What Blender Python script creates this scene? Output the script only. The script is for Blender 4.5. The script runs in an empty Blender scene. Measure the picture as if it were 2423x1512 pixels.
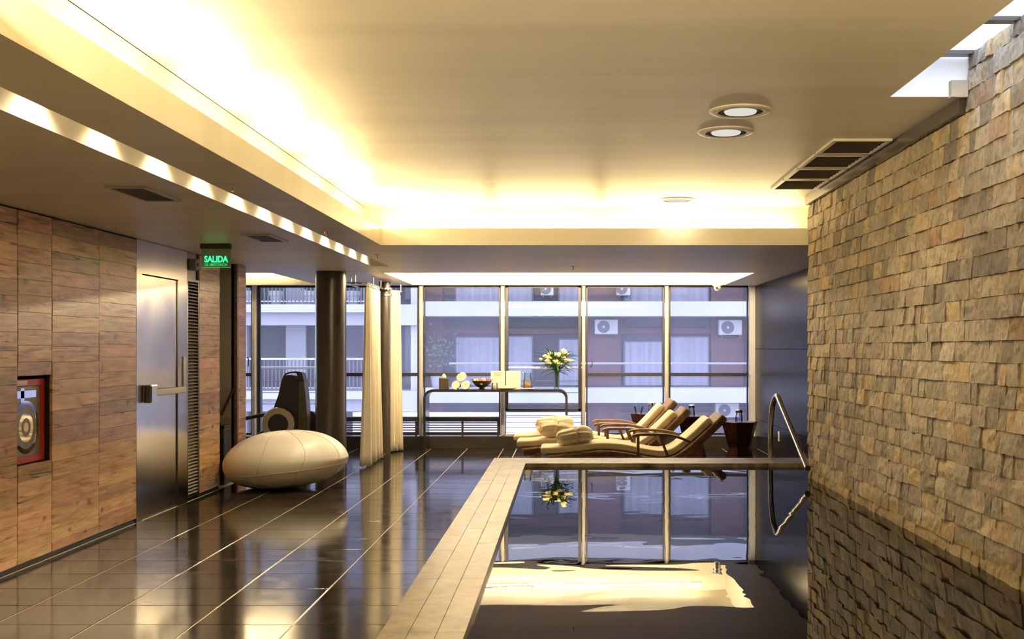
import bpy, bmesh, math, random
from mathutils import Vector, Matrix
random.seed(11)
scene = bpy.context.scene
COL = scene.collection
PI = math.pi

# ------------------------------------------------------------------ camera
F_PX, VX, VY, CAM_Z = 2600.0, 1340.0, 824.0, 1.5
cam_data = bpy.data.cameras.new('camera'); cam = bpy.data.objects.new('camera', cam_data)
COL.objects.link(cam)
cam.location = (0, 0, CAM_Z); cam.rotation_euler = (PI/2, 0, 0)
cam_data.sensor_width = 36.0; cam_data.lens = F_PX/2423.0*36.0
cam_data.shift_x = -(VX-1211.5)/2423.0; cam_data.shift_y = (VY-756.0)/2423.0
cam_data.clip_end = 200
scene.camera = cam

# ------------------------------------------------------------------ world, exposure
SKY = 3.0
world = bpy.data.worlds.new('World'); scene.world = world; world.use_nodes = True
bg = world.node_tree.nodes['Background']
bg.inputs['Color'].default_value = (0.74, 0.79, 1.0, 1); bg.inputs['Strength'].default_value = SKY
vs = scene.view_settings
vs.view_transform = 'Standard'; vs.look = 'None'; vs.gamma = 1; vs.use_curve_mapping = False
vs.exposure = 1.1
scene.cycles.max_bounces = 10; scene.cycles.diffuse_bounces = 6; scene.cycles.glossy_bounces = 4
scene.cycles.transparent_max_bounces = 12; scene.cycles.sample_clamp_indirect = 6.0
WARM = (1.0, 0.785, 0.43)
COVE_E, FAR_COVE_E, RECESS_E, SPOT_W, DOWN_W = 13.0, 15.0, 230.0, 38.0, 33.0
COVE_W, FAR_COVE_W, ADDED_COVE_W, ADDED_LIP_E, GYM_E = 4.0, 2.2, 18.0, 430.0, 60.0

# ------------------------------------------------------------------ helpers
ORD = ['first','second','third','fourth','fifth','sixth','seventh','eighth','ninth','tenth','eleventh','twelfth','thirteenth','fourteenth','fifteenth']
W = {}
class MB:
    def __init__(s): s.v = []; s.f = []; s.mi = []; s.attr = []
    def add(s, vs, fs):
        b = len(s.v); s.v += [tuple(p) for p in vs]
        s.f += [tuple(b+i for i in f) for f in fs]; return s
    def box(s, x0, x1, y0, y1, z0, z1):
        if x0 > x1: x0, x1 = x1, x0
        if y0 > y1: y0, y1 = y1, y0
        if z0 > z1: z0, z1 = z1, z0
        return s.add([(x0,y0,z0),(x1,y0,z0),(x1,y1,z0),(x0,y1,z0),(x0,y0,z1),(x1,y0,z1),(x1,y1,z1),(x0,y1,z1)],
                     [(0,3,2,1),(4,5,6,7),(0,1,5,4),(1,2,6,5),(2,3,7,6),(3,0,4,7)])
    def bbox(s, x0, x1, y0, y1, z0, z1, b=0.005, seg=2):
        bm = bmesh.new(); bmesh.ops.create_cube(bm, size=1.0)
        for v in bm.verts:
            v.co = Vector(((x0+x1)/2+v.co.x*(x1-x0), (y0+y1)/2+v.co.y*(y1-y0), (z0+z1)/2+v.co.z*(z1-z0)))
        bmesh.ops.bevel(bm, geom=bm.edges[:], offset=b, segments=seg, profile=0.5, affect='EDGES')
        bm.verts.index_update()
        s.add([v.co[:] for v in bm.verts], [[v.index for v in f.verts] for f in bm.faces]); bm.free(); return s
    def bar(s, a, b, w, h, up=(0,0,1)):
        a, b = Vector(a), Vector(b); d = (b-a).normalized(); up = Vector(up)
        sd = d.cross(up)
        if sd.length < 1e-4: sd = d.cross(Vector((1,0,0)))
        sd.normalize(); u = sd.cross(d).normalized()
        vs = []
        for p in (a, b):
            for i, j in ((-1,-1),(1,-1),(1,1),(-1,1)): vs.append(p+sd*(i*w/2)+u*(j*h/2))
        return s.add(vs, [(0,1,2,3),(7,6,5,4),(0,4,5,1),(1,5,6,2),(2,6,7,3),(3,7,4,0)])
    def tube(s, pts, r, seg=8, closed=False, caps=True):
        pts = [Vector(p) for p in pts]; n = len(pts)
        rs = r if isinstance(r, (list, tuple)) else [r]*n
        t0 = (pts[1]-pts[0]).normalized()
        nrm = t0.cross(Vector((0,0,1)))
        if nrm.length < 1e-3: nrm = t0.cross(Vector((1,0,0)))
        nrm.normalize(); vs = []; prev = t0
        for i, p in enumerate(pts):
            if closed: t = (pts[(i+1)%n]-pts[i-1]).normalized()
            elif i == 0: t = t0
            elif i == n-1: t = (pts[-1]-pts[-2]).normalized()
            else: t = (pts[i+1]-pts[i-1]).normalized()
            q = prev.rotation_difference(t); nrm = (q @ nrm).normalized(); prev = t
            bn = t.cross(nrm)
            for k in range(seg):
                a = 2*PI*k/seg
                vs.append(p+nrm*(math.cos(a)*rs[i])+bn*(math.sin(a)*rs[i]))
        fs = []
        m = n if closed else n-1
        for i in range(m):
            for k in range(seg):
                a, b = i*seg+k, i*seg+(k+1)%seg
                c, d = ((i+1)%n)*seg+(k+1)%seg, ((i+1)%n)*seg+k
                fs.append((a,b,c,d))
        if caps and not closed:
            fs.append(tuple(range(seg-1,-1,-1))); fs.append(tuple((n-1)*seg+k for k in range(seg)))
        return s.add(vs, fs)
    def lathe(s, prof, c, seg=20, axis='Z', caps=True, phase=0.0):
        vs = []
        for r, h in prof:
            for k in range(seg):
                a = 2*PI*k/seg+phase; ca, sa = math.cos(a)*r, math.sin(a)*r
                if axis == 'Z': vs.append((c[0]+ca, c[1]+sa, c[2]+h))
                elif axis == 'Y': vs.append((c[0]+ca, c[1]+h, c[2]-sa))
                else: vs.append((c[0]+h, c[1]+ca, c[2]+sa))
        fs = []
        for i in range(len(prof)-1):
            for k in range(seg):
                fs.append((i*seg+k, i*seg+(k+1)%seg, (i+1)*seg+(k+1)%seg, (i+1)*seg+k))
        if caps:
            if prof[0][0] > 1e-6: fs.append(tuple(range(seg-1,-1,-1)))
            if prof[-1][0] > 1e-6: fs.append(tuple((len(prof)-1)*seg+k for k in range(seg)))
        return s.add(vs, fs)
    def prism(s, poly, y0, y1):            # polygon in (x,z), extruded along y
        n = len(poly)
        vs = [(x,y0,z) for x,z in poly]+[(x,y1,z) for x,z in poly]
        fs = [tuple(range(n)), tuple(range(2*n-1,n-1,-1))]
        for i in range(n): fs.append((i, n+i, n+(i+1)%n, (i+1)%n))
        return s.add(vs, fs)
    def grid(s, fn, nu, nv, cu=False, cv=False):
        vs = []; 
        for i in range(nu):
            for j in range(nv): vs.append(fn(i/(nu if cu else nu-1), j/(nv if cv else nv-1)))
        fs = []
        for i in range(nu if cu else nu-1):
            for j in range(nv if cv else nv-1):
                i2, j2 = (i+1)%nu, (j+1)%nv
                fs.append((i*nv+j, i2*nv+j, i2*nv+j2, i*nv+j2))
        return s.add(vs, fs)
    def ball(s, c, r, nu=14, nv=9, sc=(1,1,1), wob=0.0, seed=0):
        rnd = random.Random(seed); vs = [(c[0],c[1],c[2]-r*sc[2])]
        for j in range(1, nv):
            ph = -PI/2+PI*j/nv
            for i in range(nu):
                a = 2*PI*i/nu; rr = r*(1+wob*(rnd.random()-.5))
                vs.append((c[0]+rr*sc[0]*math.cos(ph)*math.cos(a), c[1]+rr*sc[1]*math.cos(ph)*math.sin(a), c[2]+rr*sc[2]*math.sin(ph)))
        vs.append((c[0],c[1],c[2]+r*sc[2])); fs = []
        for i in range(nu): fs.append((0, 1+(i+1)%nu, 1+i))
        for j in range(nv-2):
            for i in range(nu):
                a = 1+j*nu; fs.append((a+i, a+(i+1)%nu, a+nu+(i+1)%nu, a+nu+i))
        l = len(vs)-1; a = 1+(nv-2)*nu
        for i in range(nu): fs.append((a+i, a+(i+1)%nu, l))
        return s.add(vs, fs)
    def build(s, name, mat, parent=None, label=None, cat=None, group=None, kind=None, smooth=False, tint=None, fix=False):
        xs, ys, zs = zip(*s.v)
        o = Vector(((min(xs)+max(xs))/2, (min(ys)+max(ys))/2, min(zs)))
        me = bpy.data.meshes.new(name)
        me.from_pydata([(x-o.x, y-o.y, z-o.z) for x,y,z in s.v], [], s.f)
        if fix:
            bm = bmesh.new(); bm.from_mesh(me); bmesh.ops.remove_doubles(bm, verts=bm.verts, dist=1e-5)
            bmesh.ops.recalc_face_normals(bm, faces=bm.faces); bm.to_mesh(me); bm.free()
        if smooth:
            me.shade_smooth(); me.set_sharp_from_angle(angle=math.radians(38))
        if tint is not None:
            at = me.attributes.new('tint', 'FLOAT', 'FACE')
            at.data.foreach_set('value', tint if isinstance(tint, list) else [tint]*len(me.polygons))
        if mat: me.materials.append(mat)
        ob = bpy.data.objects.new(name, me); COL.objects.link(ob)
        W[ob] = o
        if parent is not None:
            ob.parent = parent; ob.location = o-W[parent]
        else: ob.location = o
        tag(ob, label, cat, group, kind)
        return ob
def tag(o, label=None, cat=None, group=None, kind=None):
    if label: o['label'] = label
    if cat: o['category'] = cat
    if group: o['group'] = group
    if kind: o['kind'] = kind
    return o
def thing(name, loc, label, cat, group=None, kind=None):
    o = bpy.data.objects.new(name, None); COL.objects.link(o); o.location = loc; o.empty_display_size = .1
    W[o] = Vector(loc); return tag(o, label, cat, group, kind)
def copy_tree(o, parent=None, loc=None, rotz=None):
    c = o.copy(); COL.objects.link(c); c.parent = parent
    if loc is not None: c.location = loc
    if rotz is not None: c.rotation_euler = (0,0,rotz)
    W[c] = Vector(loc) if loc is not None else W[o]
    for ch in list(o.children): copy_tree(ch, c)
    return c
def P(x, y, d):                               # a measured direction at depth d -> place in the room
    return Vector(((x-VX)*d/F_PX, d, CAM_Z-(y-VY)*d/F_PX))

# ------------------------------------------------------------------ materials
def newmat(name):
    m = bpy.data.materials.new(name); m.use_nodes = True
    nt = m.node_tree; return m, nt, nt.nodes['Principled BSDF']
def N(nt, t, **kw):
    n = nt.nodes.new(t)
    for k, v in kw.items():
        if k.startswith('i_'): n.inputs[k[2:].replace('_',' ')].default_value = v
        else: setattr(n, k, v)
    return n
def ramp(nt, stops):
    r = N(nt, 'ShaderNodeValToRGB'); e = r.color_ramp.elements
    while len(e) < len(stops): e.new(0.5)
    for el, (p, c) in zip(e, stops): el.position = p; el.color = (*c, 1)
    return r
def pm(name, c1, c2, scale=6.0, rough=.5, bump=0.0, metal=0.0, stretch=(1,1,1), rvar=0.0, rnd=0.0, bdist=.01, detail=4.0, spec=.5, ior=None, coat=0.0, lo=.3, hi=.7):
    m, nt, b = newmat(name); L = nt.links.new
    g = N(nt, 'ShaderNodeNewGeometry'); mp = N(nt, 'ShaderNodeMapping'); mp.inputs['Scale'].default_value = stretch
    L(g.outputs['Position'], mp.inputs['Vector'])
    no = N(nt, 'ShaderNodeTexNoise'); no.inputs['Scale'].default_value = scale; no.inputs['Detail'].default_value = detail
    L(mp.outputs[0], no.inputs['Vector'])
    r = ramp(nt, [(lo, c1), (hi, c2)]); L(no.outputs['Fac'], r.inputs[0])
    out = r.outputs[0]
    if rnd:
        oi = N(nt, 'ShaderNodeObjectInfo'); mr = N(nt, 'ShaderNodeMapRange')
        mr.inputs['To Min'].default_value = 1-rnd; mr.inputs['To Max'].default_value = 1+rnd
        L(oi.outputs['Random'], mr.inputs['Value'])
        hs = N(nt, 'ShaderNodeHueSaturation'); L(out, hs.inputs['Color']); L(mr.outputs[0], hs.inputs['Value']); out = hs.outputs[0]
    L(out, b.inputs['Base Color'])
    b.inputs['Metallic'].default_value = metal; b.inputs['Roughness'].default_value = rough
    b.inputs['Specular IOR Level'].default_value = spec
    if ior: b.inputs['IOR'].default_value = ior
    if coat: b.inputs['Coat Weight'].default_value = coat; b.inputs['Coat Roughness'].default_value = .1
    if rvar:
        mr = N(nt, 'ShaderNodeMapRange'); mr.inputs['To Min'].default_value = max(0, rough-rvar); mr.inputs['To Max'].default_value = rough+rvar
        L(no.outputs['Fac'], mr.inputs['Value']); L(mr.outputs[0], b.inputs['Roughness'])
    if bump:
        bp = N(nt, 'ShaderNodeBump'); bp.inputs['Strength'].default_value = bump; bp.inputs['Distance'].default_value = bdist
        L(no.outputs['Fac'], bp.inputs['Height']); L(bp.outputs[0], b.inputs['Normal'])
    return m
def emis(name, col, e):
    m, nt, b = newmat(name); nt.nodes.remove(b)
    em = N(nt, 'ShaderNodeEmission'); em.inputs['Color'].default_value = (*col,1); em.inputs['Strength'].default_value = e
    no = N(nt, 'ShaderNodeTexNoise'); no.inputs['Scale'].default_value = 3
    nt.links.new(em.outputs[0], nt.nodes['Material Output'].inputs['Surface']); return m
def glassmat(name, tint=(.95,.97,1), refl=.5, haze=0.0, hazec=(.85,.88,1), rough=0.0):
    m, nt, b = newmat(name); nt.nodes.remove(b); L = nt.links.new
    tr = N(nt, 'ShaderNodeBsdfTransparent'); tr.inputs['Color'].default_value = (*tint,1)
    gl = N(nt, 'ShaderNodeBsdfGlossy'); gl.inputs['Roughness'].default_value = rough
    fr = N(nt, 'ShaderNodeFresnel'); fr.inputs['IOR'].default_value = 1.45
    mu = N(nt, 'ShaderNodeMath', operation='MULTIPLY'); mu.inputs[1].default_value = refl; L(fr.outputs[0], mu.inputs[0])
    mx = N(nt, 'ShaderNodeMixShader'); L(mu.outputs[0], mx.inputs[0])
    base = tr.outputs[0]
    if haze:
        tl = N(nt, 'ShaderNodeBsdfTranslucent'); tl.inputs['Color'].default_value = (*hazec,1)
        m2 = N(nt, 'ShaderNodeMixShader'); m2.inputs[0].default_value = haze
        L(base, m2.inputs[1]); L(tl.outputs[0], m2.inputs[2]); base = m2.outputs[0]
    L(base, mx.inputs[1]); L(gl.outputs[0], mx.inputs[2])
    L(mx.outputs[0], nt.nodes['Material Output'].inputs['Surface']); return m

M = {}
M['plaster'] = pm('plaster', (.74,.68,.545), (.85,.79,.65), 1.3, .42, .05, bdist=.02, stretch=(.3,2.2,1))
M['cove_white'] = pm('cove_white', (.80,.76,.66), (.84,.80,.70), 2, .55)
M['plaster_wall'] = pm('plaster_wall', (.34,.31,.25), (.40,.37,.30), 3, .7, .05)
M['slate'] = None
M['grout'] = pm('grout', (.50,.42,.29), (.60,.52,.38), 30, .6)
M['curb'] = pm('curb_stone', (.020,.017,.014), (.032,.027,.022), 3, .25, .05)
M['black_tile'] = pm('black_tile', (.008,.008,.010), (.02,.02,.024), 3, .22, .10, stretch=(6,6,.25), bdist=.004, ior=1.25, spec=.12)
M['steel'] = pm('brushed_steel', (.52,.50,.47), (.60,.58,.55), 1.6, .2, .10, metal=1.0, stretch=(1,1.5,1.2), bdist=.02, detail=1, rvar=.05)
M['steel_dark'] = pm('steel_dark', (.20,.19,.18), (.26,.25,.24), 4, .35, metal=1.0)
M['chrome'] = pm('polished_steel', (.55,.52,.48), (.66,.63,.58), 8, .16, metal=1.0)
M['slat_metal'] = pm('slat_metal', (.55,.48,.37), (.64,.57,.45), 8, .35, metal=.35)
M['dark_gap'] = pm('dark_backing', (.012,.010,.008), (.02,.017,.014), 5, .8)
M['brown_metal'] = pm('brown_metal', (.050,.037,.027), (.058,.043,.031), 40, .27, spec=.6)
M['dark_frame'] = pm('dark_frame', (.016,.016,.022), (.026,.026,.034), 9, .4)
M['mullion'] = pm('mullion_paint', (.50,.45,.37), (.57,.52,.44), 6, .4)
M['coping'] = None
M['cream_leather'] = pm('cream_leather', (.84,.74,.56), (.89,.79,.61), 9, .38, .06, bdist=.004)
M['seam'] = pm('seam_thread', (.50,.40,.26), (.56,.46,.30), 20, .6)
M['curtain'] = pm('curtain_cloth', (.80,.72,.55), (.86,.78,.61), 50, .8, .1, bdist=.002)
M['cushion'] = pm('cushion_cloth', (.78,.66,.44), (.84,.72,.50), 60, .8, .08, bdist=.002)
M['towel'] = pm('towel_cloth', (.80,.70,.52), (.88,.79,.60), 45, .95, .5, bdist=.006)
M['teak'] = pm('teak', (.11,.055,.025), (.20,.105,.05), 12, .42, .05, stretch=(1,6,6))
M['table_wood'] = pm('dark_mahogany', (.030,.008,.007), (.055,.016,.013), 7, .25, stretch=(4,4,.6))
M['console'] = pm('console_wood', (.012,.010,.009), (.024,.019,.016), 8, .22)
M['gym_plastic'] = pm('gym_plastic', (.030,.027,.021), (.045,.04,.032), 9, .38)
M['gym_olive'] = pm('gym_trim', (.13,.11,.065), (.16,.14,.085), 9, .38)
M['gym_ring'] = pm('gym_ring', (.62,.52,.35), (.68,.58,.40), 9, .4)
M['black'] = pm('matt_black', (.012,.011,.010), (.02,.018,.016), 9, .5)
M['red'] = pm('red_enamel', (.52,.025,.014), (.60,.04,.024), 7, .3)
M['frost'] = pm('frosted_film', (.22,.19,.15), (.27,.24,.19), 12, .35)
M['mirror'] = pm('dark_mirror', (.42,.42,.46), (.5,.5,.54), 5, .04, metal=1.0)
M['white'] = pm('white_paint', (.78,.76,.72), (.82,.80,.76), 7, .5)
M['paper'] = pm('paper', (.66,.60,.51), (.70,.64,.55), 15, .8)
M['ink'] = pm('ink', (.45,.38,.30), (.52,.45,.36), 30, .8)
M['pic'] = pm('print_picture', (.30,.25,.17), (.62,.55,.42), 60, .8)
M['glass'] = glassmat('clear_glass', (.93,.96,.97), .9)
M['pane'] = glassmat('window_glass', (.90,.90,.97), .5, .055, (.80,.82,1.0))
M['pane_clear'] = glassmat('window_glass_clear', (.90,.91,.97), .5, .03)
M['sky_glass'] = glassmat('skylight_glass', (.93,.97,1), .4, .12, (.9,.96,1))
M['sign_glass'] = glassmat('sign_acrylic', (.66,.74,.58), .6, .35, (.55,.75,.42))
M['green'] = emis('green_letter', (.02,.85,.22), 1.3)
M['green_dim'] = emis('green_letter_dim', (.03,.55,.13), .55)
M['cove_e'] = emis('cove_tube', WARM, COVE_E)
M['far_cove_e'] = emis('far_cove_tube', WARM, FAR_COVE_E)
M['recess_e'] = emis('recess_tube', (1,.78,.45), RECESS_E)
M['gym_e'] = emis('gym_recess_tube', (1,.78,.45), GYM_E)
M['added_lip_e'] = emis('added_lip_tube', (1,.80,.50), ADDED_LIP_E)  # for the row of lamps added behind the recess lip
M['spot_e'] = emis('spot_face', (1,.85,.6), 6)
M['lens'] = emis('lamp_lens', (1,.93,.85), .36)
M['lamp_well'] = pm('lamp_well', (.10,.085,.06), (.13,.11,.08), 14, .5)
M['duct'] = pm('duct_dark', (.05,.038,.026), (.07,.055,.04), 14, .6)
M['vent_frame'] = pm('vent_frame', (.60,.55,.46), (.66,.61,.52), 6, .4)
M['leaf'] = pm('leaf', (.012,.045,.010), (.03,.10,.02), 25, .5)
M['petal'] = pm('petal', (.84,.74,.30), (.90,.84,.50), 30, .7)
M['stem'] = pm('stem', (.02,.06,.012), (.04,.10,.02), 30, .6)
M['orange'] = pm('orange_slice', (.85,.36,.02), (.92,.5,.05), 25, .5)
M['juice'] = glassmat('lemon_water', (1,.97,.80), .3, .30, (1,.86,.40))
M['wstone'] = None
M['shaft'] = pm('shaft_daylight', (.80,.86,.92), (.84,.90,.96), 3, .6)  # white with the blue of daylight put into the colour
# facade
M['f_white'] = pm('facade_white', (.26,.27,.28), (.30,.305,.315), .8, .8)
M['f_grey'] = pm('facade_grey', (.19,.20,.22), (.23,.235,.26), .7, .85)
M['f_brick'] = pm('facade_brick', (.066,.038,.038), (.09,.052,.05), 2.0, .9, stretch=(.6,1,12))
M['f_dark'] = pm('facade_dark', (.040,.036,.046), (.052,.047,.058), 1.0, .85)
M['f_glass'] = pm('facade_glass', (.04,.04,.055), (.058,.058,.075), .8, .3)
M['f_curtain'] = pm('facade_curtain', (.15,.155,.19), (.21,.215,.25), 1.0, .9, stretch=(8,8,.05))
M['f_rail'] = pm('facade_rail', (.06,.06,.075), (.085,.085,.10), 3, .7)
M['ac'] = pm('ac_white', (.26,.27,.27), (.30,.31,.31), 3, .6)
M['ac_dark'] = pm('ac_fan', (.05,.05,.058), (.07,.07,.08), 3, .6)
M['asphalt'] = pm('asphalt', (.12,.12,.13), (.17,.17,.18), 3, .9)
M['out_slat'] = pm('outdoor_slat', (.62,.62,.66), (.70,.70,.74), 4, .6)
M['f_leaf'] = pm('balcony_leaf', (.045,.085,.05), (.08,.12,.07), 5, .8)

def m_slate():
    m, nt, b = newmat('slate'); L = nt.links.new
    g = N(nt,'ShaderNodeNewGeometry'); oi = N(nt,'ShaderNodeObjectInfo')
    ad = N(nt,'ShaderNodeVectorMath', operation='MULTIPLY_ADD'); ad.inputs[1].default_value = (1,1,1)
    sc = N(nt,'ShaderNodeVectorMath', operation='SCALE'); sc.inputs[0].default_value = (31,17,5); L(oi.outputs['Random'], sc.inputs['Scale'])
    L(g.outputs['Position'], ad.inputs[0]); L(sc.outputs[0], ad.inputs[2])
    n1 = N(nt,'ShaderNodeTexNoise'); n1.inputs['Scale'].default_value = 2.6; n1.inputs['Detail'].default_value = 7; n1.inputs['Distortion'].default_value = 1.2
    L(ad.outputs[0], n1.inputs['Vector'])
    r = ramp(nt, [(.28,(.009,.007,.005)),(.55,(.022,.017,.011)),(.8,(.075,.055,.033))]); L(n1.outputs['Fac'], r.inputs[0])
    # fine pale scratches in the riven face
    mp = N(nt,'ShaderNodeMapping'); mp.inputs['Scale'].default_value = (3,16,1); mp.inputs['Rotation'].default_value = (0,0,.35); L(ad.outputs[0], mp.inputs['Vector'])
    n2 = N(nt,'ShaderNodeTexNoise'); n2.inputs['Scale'].default_value = 3.2; n2.inputs['Detail'].default_value = 8; n2.inputs['Distortion'].default_value = 2.0
    L(mp.outputs[0], n2.inputs['Vector'])
    r2 = ramp(nt, [(.60,(0,0,0)),(.72,(.6,.6,.6))]); L(n2.outputs['Fac'], r2.inputs[0])
    mx = N(nt,'ShaderNodeMixRGB'); mx.inputs['Color2'].default_value = (.13,.105,.07,1); L(r2.outputs[0], mx.inputs[0]); L(r.outputs[0], mx.inputs[1])
    L(mx.outputs[0], b.inputs['Base Color'])
    mr = N(nt,'ShaderNodeMapRange'); mr.inputs['To Min'].default_value = .05; mr.inputs['To Max'].default_value = .19; L(n1.outputs['Fac'], mr.inputs['Value']); L(mr.outputs[0], b.inputs['Roughness'])
    bp = N(nt,'ShaderNodeBump'); bp.inputs['Strength'].default_value = .06; bp.inputs['Distance'].default_value = .005; L(n1.outputs['Fac'], bp.inputs['Height']); L(bp.outputs[0], b.inputs['Normal'])
    b.inputs['IOR'].default_value = 1.36
    return m
def m_wood():
    m, nt, b = newmat('reclaimed_wood'); L = nt.links.new
    g = N(nt,'ShaderNodeNewGeometry'); oi = N(nt,'ShaderNodeObjectInfo')
    sc = N(nt,'ShaderNodeVectorMath', operation='SCALE'); sc.inputs[0].default_value = (7,23,13); L(oi.outputs['Random'], sc.inputs['Scale'])
    ad = N(nt,'ShaderNodeVectorMath', operation='ADD'); L(g.outputs['Position'], ad.inputs[0]); L(sc.outputs[0], ad.inputs[1])
    mp = N(nt,'ShaderNodeMapping'); mp.inputs['Scale'].default_value = (1,1.5,13); L(ad.outputs[0], mp.inputs['Vector'])
    n1 = N(nt,'ShaderNodeTexNoise'); n1.inputs['Scale'].default_value = 2.0; n1.inputs['Detail'].default_value = 8; n1.inputs['Distortion'].default_value = .7; L(mp.outputs[0], n1.inputs['Vector'])
    r = ramp(nt, [(.25,(.26,.13,.052)),(.40,(.52,.305,.135)),(.58,(.66,.41,.20)),(.78,(.80,.54,.29))]); L(n1.outputs['Fac'], r.inputs[0])
    mr = N(nt,'ShaderNodeMapRange'); mr.inputs['To Min'].default_value = .74; mr.inputs['To Max'].default_value = 1.28; L(oi.outputs['Random'], mr.inputs['Value'])
    wn = N(nt,'ShaderNodeTexWhiteNoise', noise_dimensions='1D'); L(oi.outputs['Random'], wn.inputs['W'])
    mh = N(nt,'ShaderNodeMapRange'); mh.inputs['To Min'].default_value = .485; mh.inputs['To Max'].default_value = .512; L(wn.outputs['Value'], mh.inputs['Value'])
    hs = N(nt,'ShaderNodeHueSaturation'); L(r.outputs[0], hs.inputs['Color']); L(mr.outputs[0], hs.inputs['Value']); L(mh.outputs[0], hs.inputs['Hue'])
    # knots and dark cracks
    mk = N(nt,'ShaderNodeMapping'); mk.inputs['Scale'].default_value = (1,4.2,5.5); L(ad.outputs[0], mk.inputs['Vector'])
    nk = N(nt,'ShaderNodeTexNoise'); nk.inputs['Scale'].default_value = 1.5; L(mk.outputs[0], nk.inputs['Vector'])
    ak = N(nt,'ShaderNodeVectorMath', operation='MULTIPLY_ADD'); ak.inputs[1].default_value = (.6,.6,.6); L(nk.outputs['Color'], ak.inputs[0]); L(mk.outputs[0], ak.inputs[2])
    vo = N(nt,'ShaderNodeTexVoronoi'); vo.inputs['Scale'].default_value = 1.0; L(ak.outputs[0], vo.inputs['Vector'])
    rk = ramp(nt, [(.04,(1,1,1)),(.20,(0,0,0))]); L(vo.outputs['Distance'], rk.inputs[0])
    mc = N(nt,'ShaderNodeMapping'); mc.inputs['Scale'].default_value = (1,.9,16); L(ad.outputs[0], mc.inputs['Vector'])
    nc = N(nt,'ShaderNodeTexNoise'); nc.inputs['Scale'].default_value = 1.6; nc.inputs['Detail'].default_value = 3; nc.inputs['Distortion'].default_value = 1.6; L(mc.outputs[0], nc.inputs['Vector'])
    rc = ramp(nt, [(.30,(1,1,1)),(.38,(0,0,0))]); L(nc.outputs['Fac'], rc.inputs[0])
    mxk = N(nt,'ShaderNodeMixRGB', blend_type='ADD'); mxk.inputs[0].default_value = 1; L(rk.outputs[0], mxk.inputs[1]); L(rc.outputs[0], mxk.inputs[2])
    mu = N(nt,'ShaderNodeMath', operation='MULTIPLY'); mu.inputs[1].default_value = .8; mu.use_clamp = True; L(mxk.outputs[0], mu.inputs[0])
    mx = N(nt,'ShaderNodeMixRGB'); mx.inputs['Color2'].default_value = (.035,.025,.022,1); L(mu.outputs[0], mx.inputs[0]); L(hs.outputs[0], mx.inputs[1])
    L(mx.outputs[0], b.inputs['Base Color'])
    mr2 = N(nt,'ShaderNodeMapRange'); mr2.inputs['To Min'].default_value = .26; mr2.inputs['To Max'].default_value = .46; L(n1.outputs['Fac'], mr2.inputs['Value']); L(mr2.outputs[0], b.inputs['Roughness'])
    bp = N(nt,'ShaderNodeBump'); bp.inputs['Strength'].default_value = .18; bp.inputs['Distance'].default_value = .01; L(n1.outputs['Fac'], bp.inputs['Height']); L(bp.outputs[0], b.inputs['Normal'])
    b.inputs['IOR'].default_value = 1.36; b.inputs['Coat Weight'].default_value = .22; b.inputs['Coat Roughness'].default_value = .2
    return m
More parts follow.
